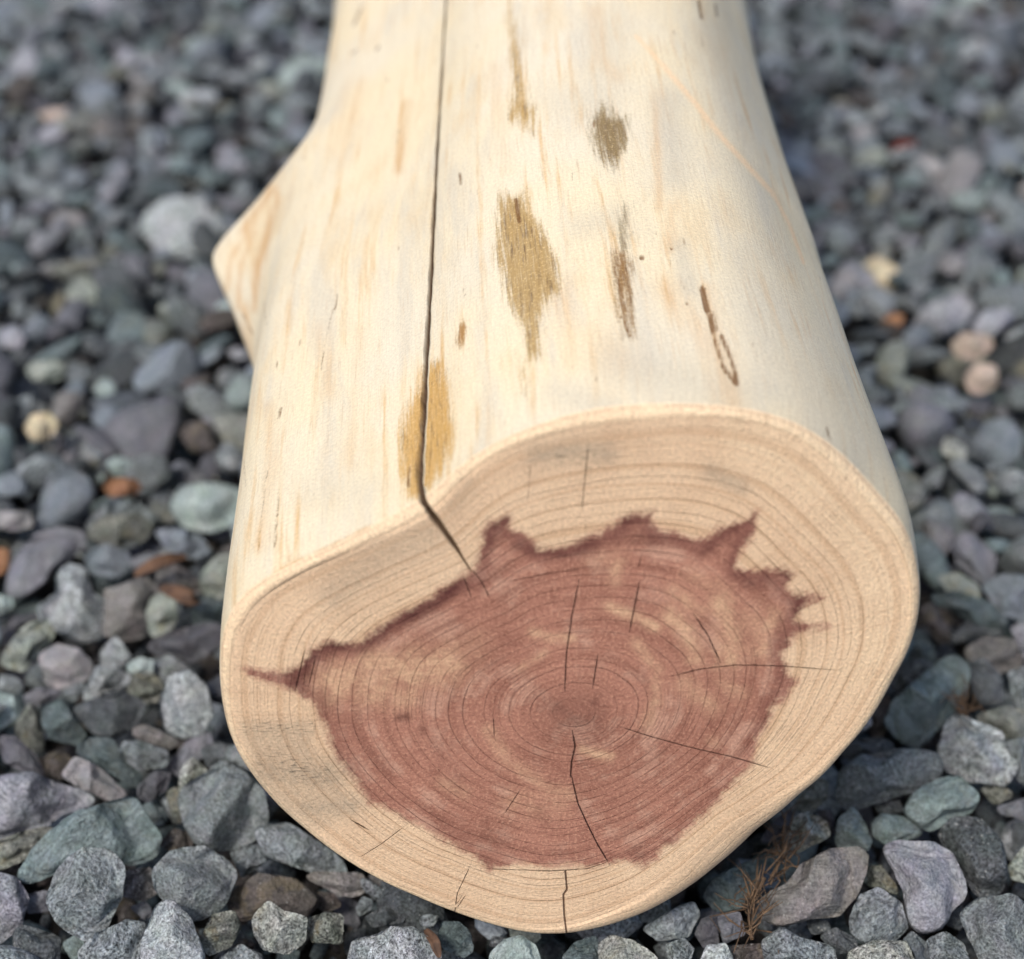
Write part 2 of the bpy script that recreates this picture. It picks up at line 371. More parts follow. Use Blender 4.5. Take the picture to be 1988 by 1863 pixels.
NB = 26                         # rows over the rounded edge
flute = SinNoise(3, 10, 1.0)
def bevel(th):                  # radius of the rounded edge, wider at the lower right
    d = (th-(-0.95)+pi) % (2*pi)-pi
    return 0.0038 + 0.0006*np.sin(th*9+1) + 0.012*np.exp(-(d/.55)**2)
def surf(th, t):
    """th: angle, t: 0..1 flat face, 1..2 rounded edge, 2.. side (t-2 = metres along)"""
    R = Rim(th); bv = bevel(th)
    if t <= 1:
        rr = (R-bv)*t; k = t**.8; Rm = 0.092
        rr = t*((R-bv)*k + (1-k)*Rm*(1+.12*np.cos(2*th)))
        u, v, s = rr*np.cos(th), rr*np.sin(th), 0*th
        P = place(u+PITH[0], v+PITH[1], s)
        P = P + nrm*(0.0006*np.sin(u*60+1)*np.cos(v*45))[:, None]
        return P
    if t <= 2:
        q = (t-1)*pi/2; rr = R-bv*(1-sin(q)); s = bv*(1-cos(q))
    else:
        rr = R; s = bv+(t-2)*np.ones_like(th)
    a = np.interp(s, sg, aa); b_ = np.interp(s, sg, bb); kn = np.interp(s, sg, kk)
    u = rr*np.cos(th)+PITH[0]; v = rr*np.sin(th)+PITH[1]
    u = uc+a+b_*(u-uc); v = vb+(v-vb)*(1+GROW*s)
    # gentle flutes of the trunk
    fl = flute(np.stack([np.cos(th)*5, np.sin(th)*5, s*3], -1))*.0022*sstep(0.0, .12, s)
    d = (th-3.12+pi) % (2*pi)-pi
    kb = kn*np.exp(-(np.abs(d)/np.where(d > 0, .58, .22))**1.4)
    u = u + fl*np.cos(th) - kb; v = v + fl*np.sin(th)
    return place(u, v, s)
sm5 = lambda q, n: np.convolve(np.pad(q, n, 'edge'), np.hanning(2*n+3)[1:-1]/np.hanning(2*n+3)[1:-1].sum(), 'valid')
for it in range(60):            # let the knot's outline settle with its real profile
    new = kk.copy()
    for i, s in enumerate(sg):
        if s > .42 or yb[i] > 735: new[i] = 0; continue
        x, y, z = project(surf(np.linspace(2.2, 4.4, 300), 2+max(s-.005, 1e-4))); m2 = (y < 740) & (np.abs(((np.linspace(2.2, 4.4, 300)-3.12))) < .75); dv = ((x-interp(LK, y))*z/F)[m2] if m2.any() else np.zeros(1); new[i] = min(.05, max(0, kk[i]+.45*dv.min()))
    kk[:] = sm5(new, 1); kk[:6] *= 0
# parameter rows
ts = np.concatenate([np.linspace(0, 1, 135)[1:], 1+np.linspace(0, 1, NB)[1:], 2+np.concatenate([np.linspace(0, .42, 330)[1:], np.linspace(.42, LEN-.02, 20)[1:]])])
# main check (long drying crack) follows this path: photo y -> x
CRK = np.array([(-200,872),(0,866),(60,862),(180,855),(300,848),(420,842),(560,835),(660,829),(760,824),(850,820),(900,815),(940,815),(972,820),(1000,838),(1030,861),(1065,886),(1095,905),(1117,919),(1130,930)], float)
thc = np.zeros(len(ts)); yc = np.zeros(len(ts))
scan = np.linspace(1.2, 2.95, 1400)
for i, t in enumerate(ts):
    x, y, z = project(surf(scan, t)); f = x-interp(CRK, y)
    s_ = np.where((f[:-1] > 0) & (f[1:] <= 0))[0]
    if len(s_): j = s_[0]; thc[i] = scan[j]+(scan[1]-scan[0])*f[j]/(f[j]-f[j+1]); yc[i] = y[j]
    else: thc[i] = np.nan
good = ~np.isnan(thc); thc = np.interp(np.arange(len(ts)), np.where(good)[0], thc[good]); yc = np.interp(np.arange(len(ts)), np.where(good)[0], yc[good])
first = np.where((yc < 1117) & (ts > .3))[0][0]
thc[:first] = thc[first]; yc[:first] = 1200
WID = np.array([(-300,.0014),(0,.0016),(300,.0018),(640,.0021),(860,.0021),(975,.0021),(1040,.0014),(1100,.0006),(1117,.0001)], float)
wid = np.where(yc < 1117, interp(WID, yc), 0.0001)
wid = wid*1.22*(1+.12*np.sin(yc*.05)+.10*np.sin(yc*.13+2))
dep = wid*2.3; dep[wid < .0003] = 0
NC = 760
cen = np.array([-.5, -.44, -.25, -.08, .08, .25, .44, .5]); cdep = np.array([0, .35, .85, 1, 1, .85, .35, 0])
rest = np.linspace(0, 1, NC+2)[1:-1]
rest = rest + 0.55*np.sin(2*pi*rest)/(2*pi)*(-1)*(-1)*0       # even spacing
rows = []; THs = []
for i, t in enumerate(ts):
    Rl = max(.012, np.linalg.norm(surf(np.array([thc[i]]), t)[0]-place(np.array([PITH[0]]), np.array([PITH[1]]), np.array([max(0, t-2)]))[0]))
    hwid = wid[i]/Rl
    th = np.concatenate([thc[i]+cen*hwid, thc[i]+hwid*.5+rest*(2*pi-hwid)])
    P = surf(th, t)
    if dep[i] > 0:
        c0 = O0 + np.array([PITH[0], PITH[1]*ev[1]+max(0, t-2)+.01, PITH[1]*ev[2]])
        dirn = c0-P[:8].mean(0)
        if t < 1: dirn = -nrm
        elif t < 2:
            dn = dirn/np.linalg.norm(dirn); q = t-1; dirn = -nrm*(1-q)+dn*q
        dirn = dirn/np.linalg.norm(dirn)
        P[:8] += dirn*(cdep*dep[i])[:, None]
    rows.append(P); THs.append(th)
rows = np.array(rows); THs = np.array(THs); nr, ncol = rows.shape[:2]
V = rows.reshape(-1, 3)
V = np.vstack([V, place(PITH[0], PITH[1], 0.)[None] if False else (O0+np.array([PITH[0], PITH[1]*ev[1], PITH[1]*ev[2]]))[None]])
ii, jj = np.meshgrid(np.arange(nr-1), np.arange(ncol), indexing='ij'); j2 = (jj+1) % ncol
Q = np.stack([ii*ncol+jj, ii*ncol+j2, (ii+1)*ncol+j2, (ii+1)*ncol+jj], -1).reshape(-1, 4)
ctr = nr*ncol
capf = np.stack([np.full(ncol, ctr), (np.arange(ncol)+1) % ncol, np.arange(ncol)], 1)
PX, PY, PZ = project(V)
tv = np.append(np.repeat(ts, ncol), 0.); thv = np.append(THs.ravel(), 0.)
# vertex normals (camera facing test, custom normals for the pieces)
full = bpy.data.meshes.new('t'); T3 = np.vstack([Q[:, [0, 1, 2]], Q[:, [0, 2, 3]], capf])
fn = np.cross(V[T3[:, 1]]-V[T3[:, 0]], V[T3[:, 2]]-V[T3[:, 0]])
vn = np.zeros_like(V)
for k_ in range(3):
    for c_ in range(3): vn[:, c_] += np.bincount(T3[:, k_], fn[:, c_], len(V))
vn /= np.linalg.norm(vn, axis=1)[:, None]+1e-20
if (vn[ctr] @ nrm) < 0:
    vn = -vn; Q = Q[:, ::-1]; capf = capf[:, ::-1]
bpy.data.meshes.remove(full)
vis = np.einsum('ij,ij->i', vn, CP-V) > 0
isface = tv <= 2.0

HEART = [(462,1301),(520,1302),(560,1299),(580,1290),(600,1262),(640,1245),(700,1245),(740,1210),(790,1185),(830,1160),(860,1140),(890,1120),(922,1108),(930,1070),(935,1035),(945,1015),(965,1010),(985,997),(995,1020),(1020,1035),(1045,1060),(1090,1062),(1130,1050),(1170,1030),(1200,1010),(1225,1000),(1270,993),(1272,1015),(1290,1030),(1320,1035),(1345,1045),(1370,1045),(1400,1020),(1440,1010),(1472,992),(1468,1030),(1440,1075),(1430,1100),(1480,1110),(1520,1105),(1550,1110),(1530,1140),(1545,1155),(1598,1160),(1565,1180),(1545,1205),(1608,1215),(1560,1225),(1530,1240),(1525,1270),(1530,1310),(1545,1325),(1530,1355),(1500,1375),(1500,1400),(1475,1440),(1465,1480),(1440,1510),(1400,1550),(1360,1590),(1325,1630),(1320,1640),(1290,1645),(1270,1675),(1255,1690),(1225,1680),(1200,1675),(1150,1683),(1060,1690),(1000,1680),(950,1690),(925,1670),(900,1650),(840,1620),(780,1590),(740,1568),(715,1560),(690,1520),(660,1480),(640,1440),(620,1395),(600,1360),(575,1346),(535,1334)]
far = -500.
heart = np.where(tv < 1.6, poly_sdf(PX, PY, HEART), far)
heart = np.where(isface, heart, far)
def soft(strokes, mask):
    a = np.zeros(len(V))
    for pts, wd, st in strokes:
        if len(pts) == 1: pts = [pts[0], (pts[0][0]+1, pts[0][1])]
        sel = mask & (PX > min(p[0] for p in pts)-wd*3) & (PX < max(p[0] for p in pts)+wd*3) & (PY > min(p[1] for p in pts)-wd*3) & (PY < max(p[1] for p in pts)+wd*3)
        d, _, _ = line_dist(PX[sel], PY[sel], pts)
        a[sel] = np.maximum(a[sel], st*np.exp(-(d/wd)**2))
    return a
fmk = tv <= 1.3
lite = soft([([(640,1330),(720,1300),(820,1300),(870,1290)],38,1.0),([(700,1345),(790,1350)],30,.7),([(900,1300),(920,1250)],30,.3),([(1115,1365),(1116,1366)],2,.01),([(1178,1178),(1225,1195),(1275,1220)],11,.95),([(1300,1195),(1335,1230),(1350,1275)],20,.8),
 ([(1035,1228),(1070,1240),(1110,1240)],10,.85),([(1130,1458),(1185,1470)],10,.85),([(1235,1250),(1275,1300),(1275,1360),(1255,1410)],13,.5),([(1400,1170),(1420,1230),(1410,1280)],28,.8),([(1500,1200),(1480,1260)],22,.6),([(1310,1150),(1360,1190)],18,.5),([(1200,1090),(1190,1130)],14,.6),([(1330,1330),(1380,1370)],22,.5),([(1080,1560),(1000,1560)],30,.3),([(1460,1200),(1470,1270)],30,.4),
 ([(950,1420),(985,1480),(1060,1530),(1110,1545)],14,.45),([(1010,1300),(1060,1265)],8,.4),([(1400,1330),(1440,1350)],16,.4),([(860,1520),(900,1540)],14,.4),([(1150,1090),(1200,1080)],18,.3),([(1385,1440)],12,.5),([(1340,1120),(1390,1140)],22,.3)], fmk)
dark = soft([([(560,1306),(590,1290),(625,1255),(700,1250),(750,1215),(830,1175),(900,1130)],15,.9),([(575,1320),(590,1300)],22,.8),([(945,1050),(965,1015),(985,1003)],15,.8),([(1000,1060),(1080,1075),(1150,1058)],12,.6),([(1215,1010),(1265,1000)],12,.8),([(1200,1030),(1260,1050)],22,.45),
 ([(1550,1150),(1548,1200)],12,.8),([(1520,1110),(1535,1120)],9,.5),([(1460,1005),(1400,1040),(1360,1080)],9,.45),([(1490,1130),(1440,1120)],20,.3),([(1500,1380),(1480,1460)],10,.35),([(940,1675)],20,.45),([(1240,1668)],22,.45),([(1300,1638)],12,.5),([(775,1395),(790,1392)],8,.7),([(820,1418)],8,.6),([(1150,1370),(1160,1350)],12,.5),([(1095,1385),(1140,1385)],46,.5),([(640,1360),(700,1430),(760,1510)],10,.2),([(860,1600),(960,1640)],30,.25),([(850,1440),(890,1530)],22,.2)], fmk)
g1 = soft([([(480,1420),(590,1420)],22,.35),([(520,1500),(640,1510)],38,.62),([(590,1570),(680,1565)],26,.62),([(650,1150),(740,1080),(830,1040)],42,.42),([(1040,885),(1120,875),(1180,880)],22,.55),([(1380,915),(1440,945)],18,.5),([(880,985),(900,940)],25,.25),([(1350,1740),(1300,1785)],18,.5)], fmk | isface)
hatch = soft([([(480,1415),(600,1415)],16,1.),([(520,1480),(620,1500)],26,1.),([(1085,890),(1150,905)],18,.8)], fmk)
# sharper lower left stain edge
gp = poly_sdf(PX, PY, [(462,1400),(600,1397),(612,1450),(662,1520),(718,1566),(615,1617),(560,1595),(500,1530)])
g1 = np.maximum(g1, np.where(fmk | isface, sstep(-12, 18, gp)*.42, 0))
# thin checks on the cut face
CHK = [([(1123,1135),(1110,1200),(1100,1270),(1097,1335)],1.5),([(1240,1140),(1232,1180),(1224,1220)],1.6),([(1160,1280),(1152,1330)],1.3),([(1142,870),(1135,940),(1130,990)],.8),([(1240,1100),(1246,1080)],.7),
 ([(1352,1200),(1375,1235),(1396,1280)],1.3),([(1300,1315),(1360,1300),(1430,1292),(1520,1294),(1625,1302)],.85),([(1205,1412),(1260,1430),(1340,1452),(1420,1470),(1495,1492)],.85),
 ([(1113,1428),(1117,1450),(1110,1480),(1108,1508)],2.0),([(1110,1508),(1122,1560),(1140,1600),(1160,1640),(1181,1675)],1.6),([(1181,1675),(1140,1688),(1080,1692),(1000,1690),(940,1688)],.55),
 ([(1098,1693),(1101,1728),(1094,1738),(1096,1780),(1102,1828)],1.8),([(912,1685),(888,1735),(880,1790)],.7),([(905,1738),(882,1772)],.5),([(786,1605),(740,1640),(700,1665)],.6),([(690,1598),(708,1608)],1.6),
 ([(990,1130),(1060,1115),(1130,1105)],.6),([(958,1395),(960,1430)],.8),([(1010,1535),(980,1580)],.6),([(900,1120),(915,1160)],.7),([(590,1270),(575,1335)],1.4),([(612,1280),(600,1330)],.8),([(1030,900),(1025,980)],.4),([(918,1108),(935,1130),(950,1160)],.8)]
cd = np.full(len(V), 50.); cw = np.zeros(len(V)); bd = np.full(len(V), 1e9)
for pts, wd in CHK:
    xs = [p[0] for p in pts]; ys = [p[1] for p in pts]
    wd = wd*(.62 if pts[0][1] < 1690 or pts[-1][1] < 1800 else .8)
    sel = np.where((tv <= 2.0) & (PX > min(xs)-22) & (PX < max(xs)+22) & (PY > min(ys)-22) & (PY < max(ys)+22))[0]
    d, sgn, fr = line_dist(PX[sel], PY[sel], pts)
    ww = wd*np.clip(np.minimum(fr, 1-fr)*6+.35, 0, 1)*sstep(14, 7, d)
    if pts[-1][1] > 1800: ww = wd*sstep(14, 7, d)
    m_ = d < bd[sel]; s2 = sel[m_]
    bd[s2] = d[m_]; cd[s2] = sgn[m_]; cw[s2] = ww[m_]
# stains, sunlight streak and shade painted on the side
bm_ = (tv > 1.5) & vis
olive = np.full(len(V), -200.); scol = np.tile(np.array([*srgb(176, 142, 84), 1.]), (len(V), 1))
for poly, c in [([(835,700),(860,700),(872,760),(882,840),(872,890),(855,930),(832,958),(812,975),(788,970),(776,900),(772,850),(788,790),(812,750),(828,710)], (206,160,84)),
 ([(990,380),(1015,370),(1040,420),(1065,465),(1085,510),(1088,565),(1062,580),(1050,620),(1045,690),(1025,700),(1015,640),(990,590),(975,540),(962,480),(968,400),(975,372)], (178,146,90)),
 ([(988,0),(1000,50),(1012,110),(1020,190),(1038,215),(1035,262),(1015,240),(990,228),(995,150),(990,60)], (186,150,88)),
 ([(1155,215),(1175,198),(1190,222),(1215,228),(1221,270),(1207,300),(1190,328),(1165,310),(1150,270),(1148,235)], (128,104,60)),
 ([(1190,490),(1210,480),(1228,510),(1225,560),(1232,610),(1237,658),(1215,650),(1200,600),(1188,545)], (138,98,48)),
 ([(1206,400),(1222,405),(1226,480),(1204,495),(1200,450)], (160,146,120)),
 ([(888,640),(898,620),(908,635),(902,670),(892,680),(886,665)], (172,126,70)),
 ([(1012,690),(1022,700),(1022,770),(1014,770)], (196,164,108))]:
    xs = [p[0] for p in poly]; ys = [p[1] for p in poly]
    sel = np.where(bm_ & (PX > min(xs)-70) & (PX < max(xs)+70) & (PY > min(ys)-90) & (PY < max(ys)+90))[0]
    d = poly_sdf(PX[sel], PY[sel], poly)
    d = np.minimum(d*(3 if len(poly) == 6 and c[0] == 172 else 1), 34)-1
    m_ = d > olive[sel]; olive[sel] = np.maximum(olive[sel], d); scol[sel[m_], :3] = srgb(*c)
brown = np.full(len(V), -60.)
for pts, wd in [([(1002,388),(1008,430)],8),([(893,338),(895,358)],5),([(1365,560),(1373,600)],11),([(1373,600),(1388,658),(1404,708)],6),([(1386,606),(1391,640)],6),([(1388,660),(1396,690)],4.5),([(1403,708),(1412,722)],7),([(1402,650),(1422,700),(1434,744)],6.5),([(1416,725),(1430,745)],7),([(1357,0),(1364,34)],5),([(1246,498)],9),([(1300,505),(1304,520)],2.5),([(1322,545),(1330,560)],2.5),([(1180,880),(1184,890)],3),([(900,560),(902,575)],2),([(1110,330),(1112,350)],2),([(1304,480)],5),([(1335,588)],6),([(1118,780)],5),([(1272,452)],4),
 ([(1606,830),(1615,856)],3.5),([(574,286),(568,298)],5),([(588,306)],4),([(700,14),(686,48)],4),([(692,96),(682,104)],3),([(540,948),(532,1062)],3),([(518,915),(508,985),(500,1070)],2.),([(545,790),(540,812)],3),([(796,905),(792,945)],5),([(1390,8),(1394,30)],4),([(1362,70),(1366,90)],2.5),([(1462,665),(1470,690)],2),
 ([(655,570),(650,600)],2),([(622,720),(632,660),(645,600)],1.2),([(735,90),(730,98)],4),([(822,840),(826,870)],3),([(1205,610),(1225,650)],5),([(805,870),(806,840)],2),([(776,250),(770,280)],2),([(472,890),(476,950)],1.5),([(510,580),(516,630)],1.2),([(470,610),(490,650)],3),([(1195,520),(1210,600)],4),([(1090,560),(1100,640)],1)]:
    if len(pts) == 1: pts = [pts[0], (pts[0][0]+1, pts[0][1]+1)]
    xs = [p[0] for p in pts]; ys = [p[1] for p in pts]
    sel = np.where(bm_ & (PX > min(xs)-30) & (PX < max(xs)+30) & (PY > min(ys)-30) & (PY < max(ys)+30))[0]
    d, _, fr = line_dist(PX[sel], PY[sel], pts)
    brown[sel] = np.maximum(brown[sel], wd*.62-d)
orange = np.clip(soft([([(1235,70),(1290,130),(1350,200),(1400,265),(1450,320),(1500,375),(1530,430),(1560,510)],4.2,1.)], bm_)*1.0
  + soft([([(1290,130),(1400,265),(1500,375)],10,.35)], bm_), 0, 1)  # sliver of sunlight painted as a pale line with a soft halo
warm = soft([([(790,200),(775,330)],9,.75),([(700,170),(660,290)],26,.3),([(1155,20),(1165,110),(1200,150)],14,.4),([(1275,180),(1280,400)],10,.4),([(1310,400),(1300,480)],14,.5),([(1100,560),(1110,700)],24,.3),([(1290,560),(1400,700),(1420,780)],26,.45),([(1370,560),(1390,640),(1425,735)],13,.5),([(1130,640),(1200,700)],40,.22),
  ([(470,450),(530,365),(538,385),(524,440),(500,520),(492,600)],8,.8),([(440,560),(448,500),(480,455),(505,400)],7,.65),([(462,600),(466,520),(492,450)],6,.55),([(446,1225),(480,1152),(560,1098),(640,1062),(720,1022)],4,.8),([(452,1240),(492,1170),(570,1112)],4,.6),([(560,1100),(562,1080)],4,.6),([(475,600),(485,690)],12,.4),([(620,640),(640,760)],18,.25),([(520,790),(530,900),(505,1060)],14,.45),([(700,640),(680,900)],14,.25),([(960,130),(985,330)],14,.25)], bm_)
cool = soft([([(1180,60),(1170,180),(1100,200)],50,.4),([(1300,200),(1310,340)],36,.65),([(1120,440),(1200,420)],30,.45),([(1200,700),(1400,760),(1560,760)],50,.55),([(1320,480),(1340,560)],20,.6),([(1450,500),(1520,700),(1650,900)],60,.5),([(1080,760),(1180,790)],30,.4),([(1380,60),(1430,260),(1500,500)],50,.5),([(600,960),(720,940)],40,.3)], bm_)  # greyish patches of the wood, and right-hand shade put into the colour
# shallow dents of the gouge and pits
dent = np.clip((brown+1.5)/5, 0, 1)*.0012*((PX > 1180) | (PX < 720))
V = V - vn*dent[:, None]
pale = sstep(.90, 1.35, tv)*(tv <= 2.6)
pale = np.where(tv > 2, sstep(2.006, 2.0, tv), pale)*.9
pale += soft([([(1450,860),(1600,950),(1680,1060),(1720,1180),(1690,1300)],70,.5)], fmk)
groove = np.zeros((nr, ncol)); gm = (dep > 0.0006).astype(float)
groove[:, 1:7] = gm[:, None]; groove[:, 0] = gm*.1; groove[:, 7] = gm*.1
groove = np.append(groove.ravel(), 0)
u_ = V[:, 0]; v_ = (V-O0) @ ev
rel = np.stack([u_-PITH[0]-O0[0], v_-PITH[1]], 1); rr_ = np.hypot(rel[:, 0], rel[:, 1]); ta = np.arctan2(rel[:, 1], rel[:, 0])
face_co = np.stack([rel[:, 0], rel[:, 1], 0*u_], 1)
ta2 = np.where(isface, ta, 0)
polar = np.stack([np.cos(ta)*75, np.sin(ta)*75, rr_*14], 1)            # ray-stretched coordinates
sdist = (V-O0)[:, 1]
thu = np.append(((THs+pi) % (2*pi)).ravel(), 0.)
thn = (thu+2.6) % (2*pi)                                                # seam under the log
body_co = np.stack([thn*.105, sdist, 0*u_], 1)
rho = np.clip(np.where(tv <= 1, tv*.92, .92+.08*(np.minimum(tv, 2.)-1)), 0, 1.0)
fmask = np.where(tv <= 1.55, 1., np.clip(1-(tv-1.55)/.45, 0, 1)); fmask = np.where(tv > 2, 0, fmask)
blr = np.exp(-((((thv-(-.95))+pi) % (2*pi)-pi)/.7)**2)
pale *= (1-.75*blr)
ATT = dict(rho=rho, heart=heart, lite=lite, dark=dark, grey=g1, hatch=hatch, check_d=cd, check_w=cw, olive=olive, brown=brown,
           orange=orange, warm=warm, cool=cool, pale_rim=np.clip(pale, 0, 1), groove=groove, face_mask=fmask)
log = bpy.data.objects.new('log', None); S.collection.objects.link(log)
log.location = tuple(O0); log.empty_display_size = .1
log['label'] = 'peeled pale log lying on the gravel with a red heartwood cut end'; log['category'] = 'log'
def piece(name, quads, tris=None, label=None):
    idx = np.unique(np.concatenate([quads.ravel()] + ([tris.ravel()] if tris is not None else [])))
    rm = np.full(len(V), -1); rm[idx] = np.arange(len(idx))
    T = [rm[quads][:, [0, 1, 2]], rm[quads][:, [0, 2, 3]]] + ([rm[tris]] if tris is not None else [])
    me = mesh_from(name, V[idx]-O0, np.vstack(T))
    for k_, v_2 in ATT.items(): add_attr(me, k_, v_2[idx])
    add_attr(me, 'face_co', face_co[idx], 'FLOAT_VECTOR'); add_attr(me, 'body_co', body_co[idx], 'FLOAT_VECTOR'); add_attr(me, 'polar_co', polar[idx], 'FLOAT_VECTOR')
    add_attr(me, 'stain_col', scol[idx], 'FLOAT_COLOR')
    me.materials.append(WOOD)
    me.normals_split_custom_set_from_vertices(vn[idx].tolist())
    ob = link(name, me, log)
    if label: ob['label'] = label
    return ob
qt = tv[Q].mean(1); qh = heart[Q].mean(1); qx = PX[Q].mean(1); qy = PY[Q].mean(1); qvis = vis[Q].all(1)
qcol = (Q[:, 0] % ncol); qcol2 = (Q[:, 2] % ncol); cmin = np.minimum(qcol, qcol2); cmax = np.maximum(qcol, qcol2)
qrow = np.minimum(Q[:, 0], Q[:, 2])//ncol
crackq = (cmax <= 7) & (dep[qrow] > 0)
knotq = (~crackq) & (qt > 2) & qvis & (poly_sdf(qx, qy, [(400,440),(540,345),(548,370),(530,430),(508,530),(500,640),(498,735),(470,700),(400,560)]) > 0)
heartq = (~crackq) & (qt < 1.3) & (qh > 0)
faceq = (~crackq) & (~heartq) & (qt < 1.75)
bodyq = ~(crackq | knotq | heartq | faceq)
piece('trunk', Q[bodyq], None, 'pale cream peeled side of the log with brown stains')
piece('sapwood', Q[faceq], None, 'tan outer ring of the cut end')
piece('heartwood', Q[heartq], capf, 'reddish brown jagged centre of the cut end')
piece('knot', Q[knotq], None, 'sanded branch stub bulging on the left side')
piece('crack', Q[crackq], None, 'long drying crack running along the top and into the cut end')
# far end
last = V[(nr-1)*ncol:nr*ncol]; cc = last.mean(0); me = mesh_from('rear_end', np.vstack([last, cc])-O0, np.stack([np.full(ncol, ncol), np.arange(ncol), (np.arange(ncol)+1) % ncol], 1), False)
mm, tt_, bb_ = new_mat('rear_wood'); bb_.inputs['Base Color'].default_value = (*srgb(215, 180, 138), 1); bb_.inputs['Roughness'].default_value = .9
gg = NG(tt_); tco = tt_.nodes.new('ShaderNodeTexCoord').outputs['Object']
tt_.links.new(gg.mix(gg.noise(tco, 80, 4, .6), srgb(215, 180, 138), srgb(180, 130, 98)), bb_.inputs['Base Color'])
me.materials.append(mm); link('rear_end', me, log)

# ------------------------------------------------------------------ STONES
def ico(sub):
    import bmesh
    bm = bmesh.new(); bmesh.ops.create_icosphere(bm, subdivisions=sub, radius=1)
    v = np.array([x.co[:] for x in bm.verts]); f = np.array([[q.index for q in p.verts] for p in bm.faces]); bm.free(); return v, f
ICO = {k_: ico(k_) for k_ in (2, 3, 5)}
K = 1.06
TYPES = {  # tint, speckle, foliation, lichen spots
 'granite': ((117,125,129), .85, .1, .0), 'dark': ((84,90,95), .7, .2, .0), 'light': ((150,156,160), .85, .1, .0),
 'teal': ((114,130,133), .35, .6, .1), 'darkteal': ((86,99,103), .5, .45, .1), 'purple': ((113,114,124), .18, .3, .0), 'darkpurple': ((83,83,91), .2, .3, .0),
 'pink': ((148,144,148), .35, .1, .0), 'lilac': ((137,138,149), .5, .15, .0), 'olive': ((116,118,106), .8, .2, .35), 'lightolive': ((150,151,140), .95, .1, .35),
 'brown': ((118,111,108), .45, .35, .1), 'darkbrown': ((84,74,70), .5, .3, .2), 'palegreen': ((144,152,143), .5, .1, .35), 'paleteal': ((150,166,166), .4, .2, .0),
 'rust': ((140,104,80), .3, .2, .1), 'cream': ((208,196,170), .3, .1, .0), 'peach': ((178,164,154), .25, .1, .0), 'red': ((112,58,50), .3, .1, .0), 'blue': ((120,130,142), .25, .3, .0)}
for k_, (c_, a_, b_, d_) in list(TYPES.items()):     # keep the tints close to the cool grey of slate
    q = 1.0 if k_ in ('rust', 'red', 'peach', 'cream') else .86 if 'teal' in k_ else .58 if 'brown' in k_ or 'olive' in k_ else .72
    m_ = sum(c_)/3; base = (m_*.945, m_*1.0, m_*1.045)
    TYPES[k_] = (tuple(base[i]*(1-q)+c_[i]*q for i in range(3)), a_, b_, d_)
def put_attrs(me, typ, co, var, n, r):
    c, sp, fo, li = TYPES[typ]; sp = sp*float(r.uniform(.65, 1.2)); co = co*float(r.uniform(.7, 1.3))
    lin = np.array(srgb(*c))*K*var
    add_attr(me, 'tint', np.tile([*lin, 1.], (n, 1)), 'FLOAT_COLOR')
    add_attr(me, 'kind3', np.tile([sp, fo, li], (n, 1)), 'FLOAT_VECTOR')
    add_attr(me, 'stone_co', co, 'FLOAT_VECTOR')
def rot_rand(r):
    q = r.normal(size=4); q /= np.linalg.norm(q); a, b, c, d = q
    return np.array([[1-2*(c*c+d*d), 2*(b*c-a*d), 2*(b*d+a*c)], [2*(b*c+a*d), 1-2*(b*b+d*d), 2*(c*d-a*b)], [2*(b*d-a*c), 2*(c*d+a*b), 1-2*(b*b+c*c)]])
def rock_unit(sub, r, rough=.03):
    D, Fc = ICO[sub]; npl = r.integers(8, 13)
    N = r.normal(size=(npl, 3)); N /= np.linalg.norm(N, axis=1)[:, None]; c = r.uniform(.45, .9, npl)
    dots = np.maximum(D @ N.T, 1e-3); rad_ = c/dots
    p = 40.; rr2 = (np.sum(rad_**-p, 1)+1)**(-1/p)
    n1 = SinNoise(int(r.integers(1e9)), 8, 3.); n2 = SinNoise(int(r.integers(1e9)), 10, 9.)
    rr2 = rr2*(1+.03*n1(D)+rough*n2(D))
    return D*rr2[:, None], Fc
def in_any(px, py, polys, grow):
    for P_ in polys:
        x0, x1 = P_[:, 0].min()-grow, P_[:, 0].max()+grow; y0, y1 = P_[:, 1].min()-grow, P_[:, 1].max()+grow
        if x0 < px < x1 and y0 < py < y1 and poly_sdf(np.array([px]), np.array([py]), P_)[0] > -grow: return True
    return False
REG = {'A': (0, 994, .4663), 'B': (1325.4, 994, .4663), 'C': (331.3, 1457.9, .3), 'D': (596.4, 1259.1, .4), 'P': (0, 0, 1)}
